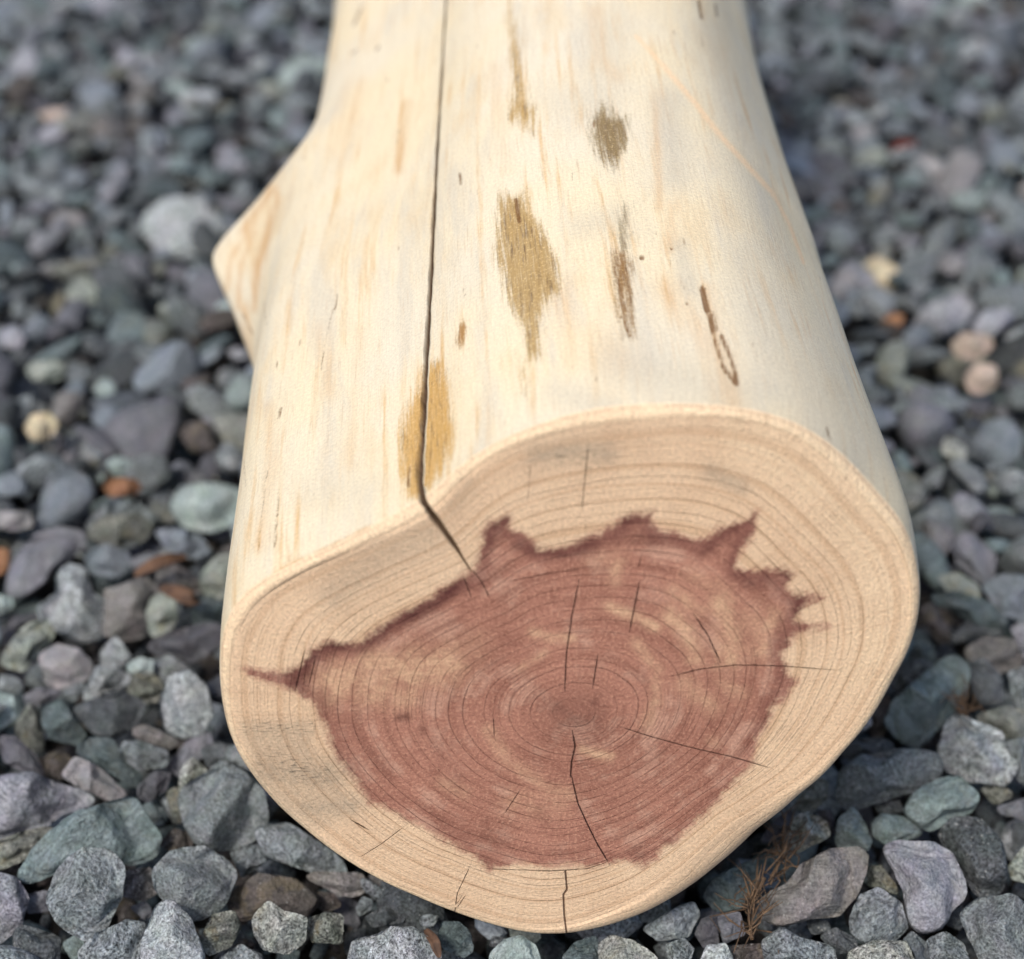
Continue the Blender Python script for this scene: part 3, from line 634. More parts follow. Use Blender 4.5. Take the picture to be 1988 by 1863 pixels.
TR = '''
A|purple|1|35,290 60,200 150,90 250,65 345,90 330,160 240,230 180,300 95,360 40,345|long smooth lilac slab of slate near the left edge
A|light|1|155,400 240,340 235,260 280,215 350,235 375,330 430,370 445,440 420,520 350,540 250,500 170,440|pale knobbly three lobed stone beside the long lilac slab
A|brown|1|440,330 500,310 600,265 660,320 620,420 600,520 500,540 430,510 440,430|brownish grey ridged stone right of the pale knobbly three lobed one
A|palegreen|1|605,430 625,360 680,330 735,365 735,450 690,520 630,520|small upright pale green egg shaped stone between brown leaf scraps
A|brown|0|660,260 730,225 800,260 840,330 740,350 660,310|brown and green stone behind the curled orange leaf scrap
A|palegreen|0|840,260 900,190 970,180 960,350 880,360 840,320|pale grey green stone touching the left edge of the trunk
A|darkteal|0|800,380 870,350 940,400 935,465 810,470|dull green stone tucked against the log above the purple slab
A|darkpurple|1|600,560 700,500 850,465 930,470 930,560 800,630 700,620|glossy dark purple stone pressed against the left side of the log
A|palegreen|1|5,620 60,520 120,460 200,450 220,520 160,580 100,670 20,640|pale yellowish green slanting stone at the left edge
A|pink|1|165,600 230,550 330,575 385,640 360,700 250,740 190,710|smooth pinkish grey rounded stone with dark flecks
A|light|1|415,580 480,515 550,610 500,650 420,640|small pale pointed stone below the brownish ridged one
A|paleteal|1|525,640 580,605 640,620 630,670 540,675|tiny bright mint coloured stone left of the log
A|light|1|345,770 400,640 460,650 540,680 520,740 430,750 370,810|whitish crystalline stone right of the pinkish rounded one
A|olive|0|540,680 630,675 680,730 650,790 560,790 535,740|dark olive brown block beneath the tiny mint stone
A|light|0|620,620 700,600 800,660 720,700 680,720|pale bluish chip above the large speckled oval stone
A|light|2|665,780 700,690 790,665 860,730 885,840 850,920 760,940 690,900|large pale speckled oval stone left of the log end
A|dark|1|300,820 420,770 520,750 605,800 560,900 470,945 390,920|dark grey green wedge shaped speckled stone
A|darkteal|1|170,820 240,780 300,850 360,930 320,975 210,945 175,880|green grey stone left of the dark wedge shaped one
A|olive|0|75,880 120,805 165,850 180,1000 120,985 70,920|narrow upright olive grey stone near the left edge
A|paleteal|1|-30,755 50,770 60,860 0,910 -30,900|pale teal stone cut off by the left edge
A|purple|0|105,770 160,735 250,750 210,800 120,815|small plain purple grey pebble under the pinkish rounded stone
A|granite|0|255,760 330,705 350,740 310,790|small grey chip right of the plain purple pebble
A|darkpurple|1|-20,930 60,935 140,1010 195,1105 120,1095 20,1040|dark purple finger shaped stone slanting down from the left edge
A|brown|1|550,900 600,885 755,955 700,990 560,940|slim brownish bar shaped stone beneath the dark wedge
A|granite|1|500,960 580,955 700,1000 690,1060 580,1075 520,1030|dark speckled stone just under the slim brown bar
A|darkteal|1|315,985 370,940 460,945 540,1040 600,1110 560,1155 430,1070 330,1020|long dark green grey stone slanting down to the right
A|darkbrown|0|190,1020 250,1000 290,1030 260,1120 200,1080|small dark brown pebble above the pinkish bar
A|pink|1|255,1100 310,1020 400,1060 540,1190 460,1205 330,1150|smooth pinkish bar of slate slanting down to the right
A|darkpurple|1|570,1150 640,1080 710,1090 690,1160 620,1210 575,1190|small dark purple rounded stone left of the notched granite
A|purple|0|700,1060 780,960 860,920 880,980 760,1100|blue purple stone behind the notched granite
A|dark|0|830,990 900,965 960,980 970,1040 870,1060|dark grey pebble between the notched granite and the log
A|granite|2|745,1210 760,1150 870,1090 900,1040 1000,1080 1090,1170 1110,1290 1050,1380 940,1405 830,1390 770,1300|big notched grey granite stone touching the lower left of the log
A|lightolive|2|745,1190 750,1070 800,1020 860,1080 830,1130 780,1160|tan and olive stained tip leaning on the big notched granite
A|lilac|1|-40,1110 130,1085 200,1120 400,1190 390,1220 250,1260 200,1310 0,1360 -40,1340|large bluish grey rough stone running off the left edge
A|olive|1|-30,1380 100,1330 220,1310 190,1380 80,1460 0,1490 -30,1480|flat olive stone under the large bluish one at the left edge
A|teal|2|90,1500 170,1380 300,1260 420,1220 540,1190 600,1280 665,1350 640,1440 540,1480 420,1430 260,1480 150,1570 95,1545|largest teal green stone with pale veins at lower left
A|granite|3|195,1620 240,1490 320,1410 440,1410 510,1480 500,1600 440,1740 370,1780 250,1720|domed dark grey granite stone lying on the veined teal stone
A|lilac|1|-30,1500 60,1530 115,1610 90,1730 0,1800 -30,1800|rough lilac grey stone cut off at the lower left edge
A|purple|0|110,1600 190,1580 215,1660 120,1670|small purple chip left of the domed granite
A|granite|2|640,1500 700,1420 850,1395 940,1450 990,1510 940,1640 830,1700 720,1660 650,1570|large grey rounded stone with slanting stripes below the notched granite
A|brown|1|510,1500 620,1480 660,1580 600,1620 515,1600|layered brown purple stone between the domed and striped ones
A|darkbrown|0|670,1380 720,1325 790,1340 800,1390 720,1420|dark brown mottled pebble above the striped rounded stone
A|olive|0|690,1170 740,1150 765,1280 720,1300|thin upright olive stone left of the notched granite
A|darkteal|-1|590,1230 650,1200 700,1290 640,1310|dim green stone beside the tip of the veined teal stone
A|granite|1|1060,1320 1200,1300 1420,1440 1450,1530 1300,1500 1100,1430|long grey stone slanting under the lower left of the log
A|granite|0|960,1420 1060,1390 1110,1450 1010,1520|grey stone below the big notched granite
A|darkbrown|0|960,1600 1080,1520 1220,1540 1320,1620 1250,1700 1080,1680 1000,1700 970,1650|broad dark brown grey stone behind the pale olive knobbly one
A|lightolive|2|1045,1700 1110,1620 1180,1670 1275,1690 1270,1790 1200,1840 1100,1820 1060,1760|pale olive knobbly stone below the left of the log
A|olive|1|835,1780 880,1680 970,1665 1005,1730 960,1810 870,1850|rounded olive grey stone left of the pale olive knobbly one
A|light|2|590,1800 640,1650 700,1620 790,1700 850,1850 840,1920 600,1920|coarse pale grey conical stone at the bottom edge
A|granite|1|330,1830 400,1760 520,1705 610,1720 590,1800 560,1920 340,1920|grey granite stone left of the pale conical one at the bottom edge
A|teal|0|260,1800 320,1760 350,1810 310,1880|small teal chip at the bottom edge right of the dark corner stone
A|dark|0|60,1760 90,1730 240,1780 240,1900 70,1900|dark grey stone in the bottom left corner
A|purple|0|545,1650 600,1625 640,1670 600,1700|tiny purple pebble left of the pale conical stone
A|olive|1|1275,1700 1350,1670 1430,1680 1425,1800 1300,1790|banded olive and cream stone right of the pale olive knobbly one
A|granite|0|920,1860 1000,1810 1080,1850 1110,1920 920,1920|grey stone cut by the bottom edge under the olive rounded one
A|blue|0|360,180 440,140 520,170 550,230 480,270 380,250|blurred blue grey rounded stone above the brownish ridged one
A|olive|1|380,60 450,15 560,10 640,50 600,120 460,150 370,120|blurred olive yellow patched stone left of the trunk
A|blue|1|640,80 740,65 840,110 880,170 800,200 690,150|blurred blue grey wedge above the orange leaf scrap
A|pink|1|-20,0 120,0 130,60 60,80 -20,60|blurred pinkish stone at the left edge above the lilac slab
A|darkpurple|0|45,440 100,430 160,420 140,470 40,490|narrow purple stone behind the pale yellowish green one
A|paleteal|0|-20,345 45,360 50,400 -20,430|small pale stone on the left edge under the lilac slab
A|rust|0|-20,155 38,160 30,240 -20,270|tan orange chip on the left edge beside the lilac slab
A|purple|0|550,200 620,170 690,190 620,230 560,240|thin violet stone above the curled orange leaf scrap
A|dark|-1|400,1060 470,1080 520,1130 440,1120|small dim stone between the pinkish bar and the long green one
A|granite|0|0,680 60,690 100,730 60,760 0,740|grey mottled pebble under the pale yellowish green stone
B|teal|2|845,880 880,790 980,700 1090,610 1150,595 1195,660 1180,740 1130,820 1060,900 990,980 920,960|large teal green slab leaning upright to the right of the log
B|darkbrown|1|990,400 1040,380 1110,470 1115,540 1070,550 1020,480|reddish brown stone touching the right end of the log
B|brown|1|1180,570 1270,525 1370,530 1410,600 1400,650 1300,680 1190,620|pinkish brown rounded block behind the leaning teal slab
B|dark|2|1190,640 1260,610 1330,690 1330,800 1240,800 1190,700|dark granite stone right of the leaning teal slab
B|dark|0|1125,530 1190,460 1280,490 1370,500 1200,530 1140,550|dark flat stone with brown moss behind the pinkish block
B|darkteal|1|1040,340 1150,330 1290,380 1360,470 1250,490 1150,420 1050,380|flat dark teal layered stone at the right
B|palegreen|1|1060,270 1150,250 1230,310 1240,370 1120,350|soft grey green stone above the flat layered teal one
B|purple|1|1110,110 1200,80 1300,180 1290,290 1240,300 1150,220|blurred violet oval stone right of the log
B|blue|1|1250,310 1320,260 1440,270 1440,470 1330,420|broad blue grey stone at the right edge
B|darkteal|0|930,580 980,490 1040,560 1045,640 960,620|dark teal stone against the log above the leaning teal slab
B|dark|1|860,720 910,640 1000,610 1050,650 960,710 900,770|dark speckled stone between the log and the leaning teal slab
B|lilac|1|1370,480 1440,450 1440,580 1390,560|violet speckled stone at the right edge
B|granite|2|1360,670 1440,640 1440,840 1380,800|grey granite stone cut by the right edge beside the dark granite
B|darkbrown|0|780,830 850,765 875,820 840,920 790,950|dull brown purple stone in the shade of the log
B|dark|1|650,1010 720,950 830,940 890,980 800,1010 700,1040|dark rough stone behind the broad oblong granite
B|granite|2|640,1200 660,1080 740,1020 920,990 1060,1010 1075,1090 1010,1150 870,1190 750,1230 680,1240|broad oblong grey granite stone right of the log
B|light|2|1070,1000 1100,870 1150,840 1230,880 1330,920 1350,1000 1400,1060 1330,1140 1180,1120 1090,1070|large pale speckled granite below the leaning teal slab
B|olive|1|1230,850 1340,810 1440,830 1440,960 1330,930 1240,880|olive tinted granite stone near the right edge
B|granite|1|1340,960 1440,940 1440,1150 1360,1090|grey stone at the right edge under the olive tinted granite
B|teal|2|920,1240 980,1160 1090,1110 1160,1105 1235,1190 1200,1250 1100,1300 1020,1330 950,1290|blue green banded stone with dark creases right of the small teal drop
B|dark|2|1070,1340 1150,1270 1250,1280 1330,1380 1345,1510 1310,1590 1220,1610 1170,1520 1120,1450|large dark blue grey rounded granite at lower right
B|lilac|3|835,1410 890,1375 1050,1380 1130,1430 1180,1550 1175,1610 1110,1660 1080,1720 1000,1750 940,1720 925,1590 890,1500|large lilac grey stone with a flat dented top at lower right
B|brown|3|305,1640 340,1590 430,1560 500,1470 620,1410 770,1400 770,1480 730,1590 640,1680 520,1690 410,1725 320,1690|large smooth brownish grey slab beside the dry needles
B|teal|1|635,1370 650,1280 715,1230 760,1300 785,1370 770,1410 650,1400|small smooth teal stone shaped like a drop
B|teal|1|790,1300 830,1260 920,1270 1000,1340 930,1370 850,1390 795,1350|green fluted shell shaped stone right of the teal drop
B|lightolive|2|440,1370 460,1280 520,1250 600,1290 615,1350 530,1390 460,1430|yellowish olive mottled stone just above the brownish slab
B|granite|2|700,1690 740,1600 820,1570 910,1630 930,1730 860,1800 760,1800 700,1760|round grey granite stone between the brownish slab and the lilac stone
B|olive|1|770,1480 830,1475 890,1560 890,1600 830,1570 770,1560|green brown chip above the round granite
B|granite|2|1165,1680 1230,1620 1390,1600 1430,1650 1440,1900 1250,1900 1200,1780|large angular green grey granite in the bottom right corner
B|darkteal|1|85,1600 130,1530 230,1480 330,1440 310,1560 240,1650 140,1660|dark teal glistening stone under the lower right of the log
B|darkpurple|0|320,1380 380,1290 450,1240 460,1300 400,1360|dark purple stone in the shade behind the upper needles
B|olive|1|480,1200 560,1100 610,1130 600,1200 540,1250 470,1240|olive green coarse stone right against the lower right of the log
B|purple|1|140,1690 240,1670 260,1760 170,1800|purple grey block left of the lower needles
B|darkpurple|1|50,1760 80,1700 140,1680 150,1800 90,1820|dark violet angular stone near the bottom under the log
B|light|2|60,1900 100,1810 180,1800 225,1900|pale granite stone at the bottom edge left of the needles
B|granite|2|330,1790 420,1735 500,1780 620,1810 640,1900 350,1900|grey green granite at the bottom edge below the brownish slab
B|dark|1|570,1770 640,1735 720,1780 730,1830 640,1840|dark speckled pebble below the right end of the brownish slab
B|lightolive|2|690,1840 800,1790 930,1790 970,1900 700,1900|light tan granite at the bottom edge under the round granite
B|granite|1|1020,1790 1100,1750 1170,1800 1200,1900 1030,1900|grey ribbed stone at the bottom edge below the lilac stone
B|dark|1|920,1790 960,1750 1020,1800 1030,1900 960,1900|dark narrow stone at the bottom edge left of the ribbed one
B|palegreen|1|1355,1480 1440,1380 1440,1550 1370,1530|green grey stone at the right edge above the corner granite
B|purple|1|1310,1230 1440,1190 1440,1290 1330,1260|flat violet stone at the right edge
B|olive|0|1240,1150 1340,1150 1380,1180 1300,1220|small olive grey chip under the large pale granite
B|darkpurple|0|560,1250 620,1240 630,1310 590,1300|small dark purple pebble between the mottled olive stone and teal drop
B|darkteal|0|-10,1700 50,1640 70,1720 30,1780 -10,1780|grey teal stone emerging from under the bottom of the log
B|dark|0|800,1220 900,1205 920,1250 830,1260|dark pebble above the fluted green stone
B|darkbrown|1|200,1810 330,1800 390,1900 230,1900|mossy brown stone under the lower needles at the bottom edge
B|dark|0|520,1710 600,1700 620,1750 540,1760|small dark stone in the gap under the brownish slab
B|dark|-1|1120,1640 1170,1640 1160,1740 1100,1720|dim stone in the gap between the lilac stone and the corner granite
B|light|1|690,900 785,840 785,890 720,930|small pale chip wedged against the lower right of the log
B|dark|0|1380,1300 1440,1310 1440,1370 1370,1420|dark stone in shade right of the dark blue granite
C|light|2|1165,1300 1180,1230 1330,1200 1420,1150 1560,1150 1640,1200 1740,1290 1750,1420 1150,1420|bright white flecked granite at the bottom edge below the log
C|darkteal|1|1730,1180 1760,1110 1870,1120 1940,1180 1960,1290 1900,1340 1760,1280|dark green granite right of the white flecked one
C|granite|0|1200,1020 1240,950 1310,970 1290,1030 1220,1070|small grey pebble in the dark gap under the log
C|dark|0|1260,1080 1380,1020 1500,1060 1500,1110 1320,1140|dark flat stone above the white flecked granite
C|granite|1|1610,1080 1660,1060 1740,1070 1700,1140 1620,1130|little grey chip tight under the bottom left of the log
C|brown|0|870,820 960,790 1220,800 1270,890 1180,940 1080,930 1000,880|greyish brown rounded stone under the left rim of the log
C|granite|0|1240,820 1300,860 1420,930 1570,1000 1480,1040 1330,970 1250,900|slender grey stone lying along the bottom left rim of the log
C|darkbrown|-1|940,920 1050,930 1100,1000 1000,1050 940,1000|dark maroon pebble in the gap under the greyish brown stone
D|paleteal|1|890,1480 950,1420 1040,1400 1110,1450 1140,1560 880,1560|pale teal granite at the bottom edge beneath the middle of the log
D|darkteal|1|1240,1500 1300,1430 1400,1400 1440,1560 1240,1560|dark teal stone at the bottom edge beneath the log
D|lightolive|2|1415,1440 1480,1395 1580,1420 1700,1500 1720,1560 1420,1560|tan grey granite at the bottom edge right of the dark teal one
D|granite|1|1620,1360 1760,1280 1880,1230 1910,1290 1850,1400 1700,1420|grey green stone partly under the lower right rim of the log
D|granite|1|1740,1440 1830,1410 1880,1460 1850,1540 1760,1540|small granite at the bottom edge right of the tan grey one
D|dark|0|900,1400 980,1410 960,1440 880,1450|dark pebble in the shade left of the pale teal granite
P|rust|1|198,945 215,928 260,930 275,945 255,965 215,966|blurred rust orange stone left of the trunk
P|palegreen|1|50,718 70,702 110,700 130,716 110,738 65,740|blurred pale greenish white stone far at the left
P|cream|1|48,830 62,805 95,802 112,825 90,858 60,856|blurred cream white stone at the left below the greenish white one
P|paleteal|1|205,900 225,885 258,895 256,922 222,925|blurred small pale teal stone just above the rust orange one
P|blue|1|72,1005 90,930 130,900 165,925 185,965 160,1000 110,1030 80,1050|blurred large blue violet stone left of the rust orange one
P|paleteal|1|330,985 350,945 410,938 470,950 460,1020 400,1035 350,1020|blurred large pale teal stone touching the trunk at the left
P|granite|1|170,1020 200,985 260,975 300,1000 290,1050 230,1068 180,1055|blurred grey green stone below the rust orange one
P|lilac|1|55,470 75,450 105,460 108,485 80,498 58,490|blurred small lilac white stone at the far left
P|palegreen|1|130,550 165,535 205,550 200,590 160,600 130,585|blurred pale green stone at mid left
P|paleteal|1|535,150 580,110 640,115 645,165 600,205 545,190|blurred pale blue stone beside the upper trunk
P|red|1|1728,300 1740,275 1775,268 1778,290 1755,325 1732,322|blurred dark red stone at the far right
P|pink|1|1758,335 1775,305 1810,300 1832,325 1820,358 1780,365|blurred pinkish grey stone just below the dark red one
P|cream|1|1670,520 1700,495 1740,520 1755,555 1725,572 1685,555|blurred cream stone at the right of the trunk
P|peach|1|1845,670 1870,645 1920,650 1930,672 1900,700 1860,695|blurred bright peach stone at the right
P|peach|1|1875,730 1895,705 1935,710 1935,750 1900,768 1880,760|blurred peach and grey stone below the bright peach one
P|rust|1|1715,620 1730,608 1755,612 1752,632 1725,636|blurred tiny orange stone at the right
P|lilac|1|1770,640 1800,590 1860,570 1895,590 1870,630 1820,665|blurred long lilac stone left of the bright peach one
P|pink|1|1610,565 1625,530 1655,525 1668,560 1650,590 1620,590|blurred dull pink stone near the right edge of the trunk
P|blue|1|1890,880 1910,820 1960,810 1985,850 1975,900 1920,915|blurred blue grey stone at the right edge below the peach stones
'''
polys = []; specs = []
for ln in TR.strip().split('\n'):
    rg, ty, ly, pts, lab = ln.split('|'); ox, oy, s = REG[rg]
    P_ = np.array([[float(c) for c in q.split(',')] for q in pts.split()])*s + [ox, oy]
    polys.append(P_); specs.append((ty, int(ly), P_, lab))
LAYZ = {-1: -.016, 0: -.009, 1: -.002, 2: .004, 3: .010}
def traced(i, ty, ly, P_, lab):
    r = np.random.default_rng(100+i)
    cx, cy = P_[:, 0].mean(), P_[:, 1].mean()
    # area centroid
    x, y = P_[:, 0], P_[:, 1]; x2, y2 = np.roll(x, -1), np.roll(y, -1); cr = x*y2-x2*y; A_ = cr.sum()/2
    cx, cy = ((x+x2)*cr).sum()/(6*A_), ((y+y2)*cr).sum()/(6*A_)
    c0 = on_height(cx, cy, LAYZ[ly])
    dist = (c0-CP) @ fw; mpp = dist/F
    q = (P_-[cx, cy])*mpp*[1, -1]
    if ly < 1: q = q*1.12
    else: q = q*1.035
    a = np.arctan2(q[:, 1], q[:, 0])
    # polar outline (ray casting against the polygon, smoothed lightly)
    th = np.linspace(-pi, pi, 181)[:-1]; rr = np.zeros(180)
    for k_, t_ in enumerate(th):
        dx, dy = cos(t_), sin(t_); best = 0
        for e in range(len(q)):
            ax, ay = q[e]; bx, by = q[(e+1) % len(q)]; ex, ey = bx-ax, by-ay
            den = dx*ey-dy*ex
            if abs(den) < 1e-12: continue
            tt = (ax*ey-ay*ex)/den; uu = (ax*dy-ay*dx)/den
            if tt > 0 and -1e-6 <= uu <= 1+1e-6: best = max(best, tt)
        rr[k_] = best
    kr = np.exp(-(np.arange(-12, 13)/3.6)**2); kr /= kr.sum(); rr = np.convolve(np.tile(rr, 3), kr, 'same')[180:360]
    blur = cy < 1010
    D, Fc = ICO[3 if blur or A_*mpp*mpp*1 < 0 else (5 if not blur and abs(A_) > 1500 else 3)]
    rxy = np.hypot(D[:, 0], D[:, 1]); tt = np.arctan2(D[:, 1], D[:, 0])
    sect = np.interp(tt, np.append(th, pi), np.append(rr, rr[0]))
    ex_ = 2.6; nm = (rxy**ex_+np.abs(D[:, 2])**ex_)**(1/ex_)
    rho_, ze = rxy/nm, D[:, 2]/nm
    Qn = np.stack([np.cos(tt)*rho_, np.sin(tt)*rho_, ze], 1)
    # facets on the visible side; keeps the outline
    zz = ze.copy()
    for f_ in range(r.integers(5, 9)):
        n3 = r.normal(size=3)*[1, 1, .6]; n3[2] = abs(n3[2])+.55; n3 /= np.linalg.norm(n3); c_ = r.uniform(.42, .82)
        for sgn in (1, -1):
            lim = (c_-sgn*n3[0]*Qn[:, 0]-n3[1]*Qn[:, 1])/n3[2]*1.0
            v2 = zz*sgn; soft_ = .03
            hcl = np.clip(.5+.5*(lim-v2)/soft_, 0, 1); mn = v2*hcl+lim*(1-hcl)-soft_*hcl*(1-hcl)
            zz = np.where(v2 > 0, np.maximum(mn, -.2), v2)*sgn
    small = rr.mean(); T = min(.85*small, .016)
    L = np.stack([sect*rho_*np.cos(tt), sect*rho_*np.sin(tt), T*zz], 1)
    n1 = SinNoise(i*3+1, 10, 2.6/small); n2 = SinNoise(i*3+2, 14, 9/small); n3_ = SinNoise(i*3+3, 18, 26/small)
    sp = TYPES[ty][1]
    amp = 1+.05*n1(L)+.040*n2(L)*(.4+sp)+.034*n3_(L)*(.3+sp)
    rid = .05*small*TYPES[ty][2]*np.sin(L @ (np.array([cos(i), sin(i), .6])*14/small)*1 + 3*n1(L))
    L = L*amp[:, None] + D*rid[:, None]*.5
    # orient towards the camera: local x = right, y = perpendicular to the ray, z = towards camera
    zc = (CP-c0); zc /= np.linalg.norm(zc); xc = np.array([1., 0, 0]); xc -= zc*(xc @ zc); xc /= np.linalg.norm(xc); yc_ = np.cross(zc, xc)
    W = L[:, :1]*xc+L[:, 1:2]*yc_+L[:, 2:]*zc
    me = mesh_from('stone', W, Fc); R_ = rot_rand(r)
    put_attrs(me, ty, W @ R_+r.uniform(-5, 5, 3), r.uniform(.88, 1.12), len(W), r); me.materials.append(STONE)
    ob = link('stone', me, label=lab, category='stone', group='loose stones of the gravel bed'); ob.location = tuple(c0)
for i, sp_ in enumerate(specs): traced(i, *sp_)
cent = np.array([p.mean(0) for p in polys])

# scattered gravel: dart throwing
def darts(n_try, rmin, x0, x1, y0, y1, r, rsz, existing=None):
    cell = .04; grid = {}; out = []
    X = r.uniform(x0, x1, n_try); Y = r.uniform(y0, y1, n_try); Rz = rsz(r, n_try)
    for x, y, s in zip(X, Y, Rz):
        if abs(x) > .62+.42*max(y-.3, 0): continue
        gx, gy = int(x//cell), int(y//cell); ok = True
        for a in (-1, 0, 1):
            for b in (-1, 0, 1):
                for (px, py, ps) in grid.get((gx+a, gy+b), ()):
                    if (px-x)**2+(py-y)**2 < (rmin*(ps+s))**2: ok = False; break
                if not ok: break
            if not ok: break
        if ok: grid.setdefault((gx, gy), []).append((x, y, s)); out.append((x, y, s))
    return out
size = lambda r, n: np.clip(r.lognormal(math.log(.0112), .30, n), .0062, .020)
topl = darts(170000, .70, -1.3, 1.3, .1, 2.3, rng, size)
lowl = darts(46000, .74, -1.3, 1.3, .1, 2.3, rng, size)
names = list(TYPES)
WT = dict(granite=30, dark=16, light=9, teal=7, darkteal=9, purple=8, darkpurple=5, pink=3.5, lilac=6, olive=2.5, lightolive=1.5, brown=4, darkbrown=2.5, palegreen=3, paleteal=3, blue=14, rust=.04, cream=.04, peach=.04)
tn = list(WT); tp = np.array([WT[k_] for k_ in tn], float); tp /= tp.sum()
grit = darts(30000, .9, -.42, .42, .3, .85, rng, lambda r, n: r.uniform(.0035, .0062, n))
cand = []
for layer, L_ in ((1, topl), (0, lowl), (2, grit)):
    for (x, y, s) in L_:
        P0 = np.array([x, y, 0.]); px, py, pz = project(P0); px, py, pz = float(px), float(py), float(pz)
        inview = -60 < px < 2050 and -60 < py < 1930
        z = rng.uniform(-.010, .002) if layer == 1 else rng.uniform(-.037, -.029) if layer == 0 else rng.uniform(-.027, -.017)
        sz = s
        if layer == 1 and py > 640 and in_any(px, py, polys, 15*1.0):
            if in_any(px, py, polys, -1): continue
            sz = min(s, .009); z = -.028
        if layer != 1 and py > 1040 and inview: z = rng.uniform(-.046, -.038) if layer == 0 else -.036
        und = y > .415 and abs(x-.012) < .105
        if und and layer == 1: z = min(z, -.012); sz = min(sz, .012)
        if layer == 1 and py > 1060 and inview and not und: z -= .006
        cand.append((layer, x, y, sz, z, px, py, pz, inview))
near = [c for c in cand if c[0] == 1 and c[8] and not (poly_sdf(np.array([c[5]]), np.array([c[6]]), [(655,0),(600,260),(420,470),(495,720),(430,1250),(500,1530),(800,1740),(1100,1826),(1330,1768),(1700,1397),(1786,1150),(1640,700),(1445,0)])[0] > 0)]
near.sort(key=lambda c: -c[3]/c[7])
nsep = max(0, 300-len(specs)); sepset = set(id(c) for c in near[:nsep])
buf = {2: [[], [], [], [], [], 0], }
bV, bF, bT, bK, bC = [], [], [], [], []; off = 0
ICO[1] = ico(1)
WORD = {'granite': 'plain grey', 'dark': 'dark grey', 'light': 'light grey', 'teal': 'teal green', 'darkteal': 'dark teal', 'purple': 'violet grey', 'darkpurple': 'dark violet', 'pink': 'pinkish', 'lilac': 'lilac', 'olive': 'olive', 'lightolive': 'pale olive', 'brown': 'brownish', 'darkbrown': 'dark brown', 'palegreen': 'pale green', 'paleteal': 'pale teal', 'rust': 'rusty', 'cream': 'cream', 'peach': 'peach', 'blue': 'blue grey'}
tyof = {id(c): tn[rng.choice(len(tn), p=tp)] for c in cand}
for c in cand:
    if c[0] != 1 and c[6] > 1040 and tyof[id(c)] not in ('dark', 'darkteal', 'darkpurple'): tyof[id(c)] = ('dark', 'darkbrown', 'darkteal')[rng.integers(3)]  # foreground filler stones get dark tints: shadow of the gaps painted in
CUT = [' '+q for q in 'at near left right beside below beneath above between under touching behind off cut in on against just slanting to far running lying with tight tucked pressed leaning wedged emerging standing'.split()]
def short(l):
    k_ = min([l.find(q+' ') for q in CUT if l.find(q+' ') > 0]+[len(l)]); return l[:k_]
SH = [short(q[3]) for q in specs]; uniq = [i for i, q in enumerate(SH) if SH.count(q) == 1 and len(q.split()) > 2]
LAB = {}; byl = {}
for c in near[:nsep]:
    px, py = c[5], c[6]; dd = [math.hypot(cent[i][0]-px, (cent[i][1]-py)*1.2) for i in uniq]; j = uniq[int(np.argmin(dd))]
    dx, dy = px-cent[j][0], py-cent[j][1]
    v_w = 'above' if dy < 0 else 'below'
    d_ = ('to the left of' if dx < 0 else 'to the right of') if abs(dx) > 2.2*abs(dy) else v_w if abs(dy) > 2.2*abs(dx) else v_w+(' and left of' if dx < 0 else ' and right of')
    L_ = '%s stone %s the %s' % (WORD[tyof[id(c)]], d_, SH[j]); byl.setdefault(L_, []).append((math.hypot(dx, dy), c))
for L_, cs in byl.items():
    cs.sort(key=lambda q: q[0])
    for n_, (d_, c) in enumerate(cs): LAB[id(c)] = L_ if len(cs) == 1 else ('nearest ' if n_ == 0 else 'farther ' if len(cs) == 2 else 'farthest ' if n_ == len(cs)-1 else ('second ', 'third ', 'fourth ', 'fifth ', 'sixth ')[min(n_-1, 4)])+L_
for c in cand:
    layer, x, y, s, z, px, py, pz, inv = c
    r = rng; ty = tyof[id(c)]
    
    ind = id(c) in sepset
    sub = 1 if layer == 2 else 3 if ind and py > 700 else (2 if (y < .95 and inv) or ind else 1)
    U, Fc = rock_unit(sub, r, .03 if sub > 1 else 0)
    ax = np.array([s*r.uniform(1.0, 1.7), s*r.uniform(.75, 1.05), s*r.uniform(.45, .85)])
    U = U*ax*1.12
    # lie roughly flat with a random tilt and heading
    h_ = r.uniform(0, 2*pi); tl = r.normal(0, .38); tk = r.normal(0, .38)
    Rz = np.array([[cos(h_), -sin(h_), 0], [sin(h_), cos(h_), 0], [0, 0, 1]])
    Rx = np.array([[1, 0, 0], [0, cos(tl), -sin(tl)], [0, sin(tl), cos(tl)]]); Ry = np.array([[cos(tk), 0, sin(tk)], [0, 1, 0], [-sin(tk), 0, cos(tk)]])
    W = U @ (Rz @ Rx @ Ry).T
    co = U @ rot_rand(r)+r.uniform(-5, 5, 3); var = float(np.clip(r.normal(1, .18), .6, 1.35))*(.85 if ty in ('light', 'palegreen', 'paleteal', 'lightolive') else 1)*(.8 if layer == 0 else 1)  # bottom layer tinted darker still, as painted gap shade
    if y > .415 and abs(x-.012) < .105:
        z = min(z, LOGZ-.003+ (x-.012)**2*1.5-W[:, 2].max())
    if ind:
        me = mesh_from('stone', W, Fc, sub > 2); put_attrs(me, ty, co, var, len(W), r); me.materials.append(STONE)
        lab = LAB[id(c)]
        ob = link('stone', me, label=lab, category='stone', group='loose stones of the gravel bed'); ob.location = (x, y, z)
    else:
        co = co*float(r.uniform(.6, 1.5)); n = len(W); bV.append(W+[x, y, z]); bF.append(Fc+off); off += n
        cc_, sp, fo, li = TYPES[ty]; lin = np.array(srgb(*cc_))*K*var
        bT.append(np.tile([*lin, 1.], (n, 1))); bK.append(np.tile([sp, fo, li], (n, 1))); bC.append(co)
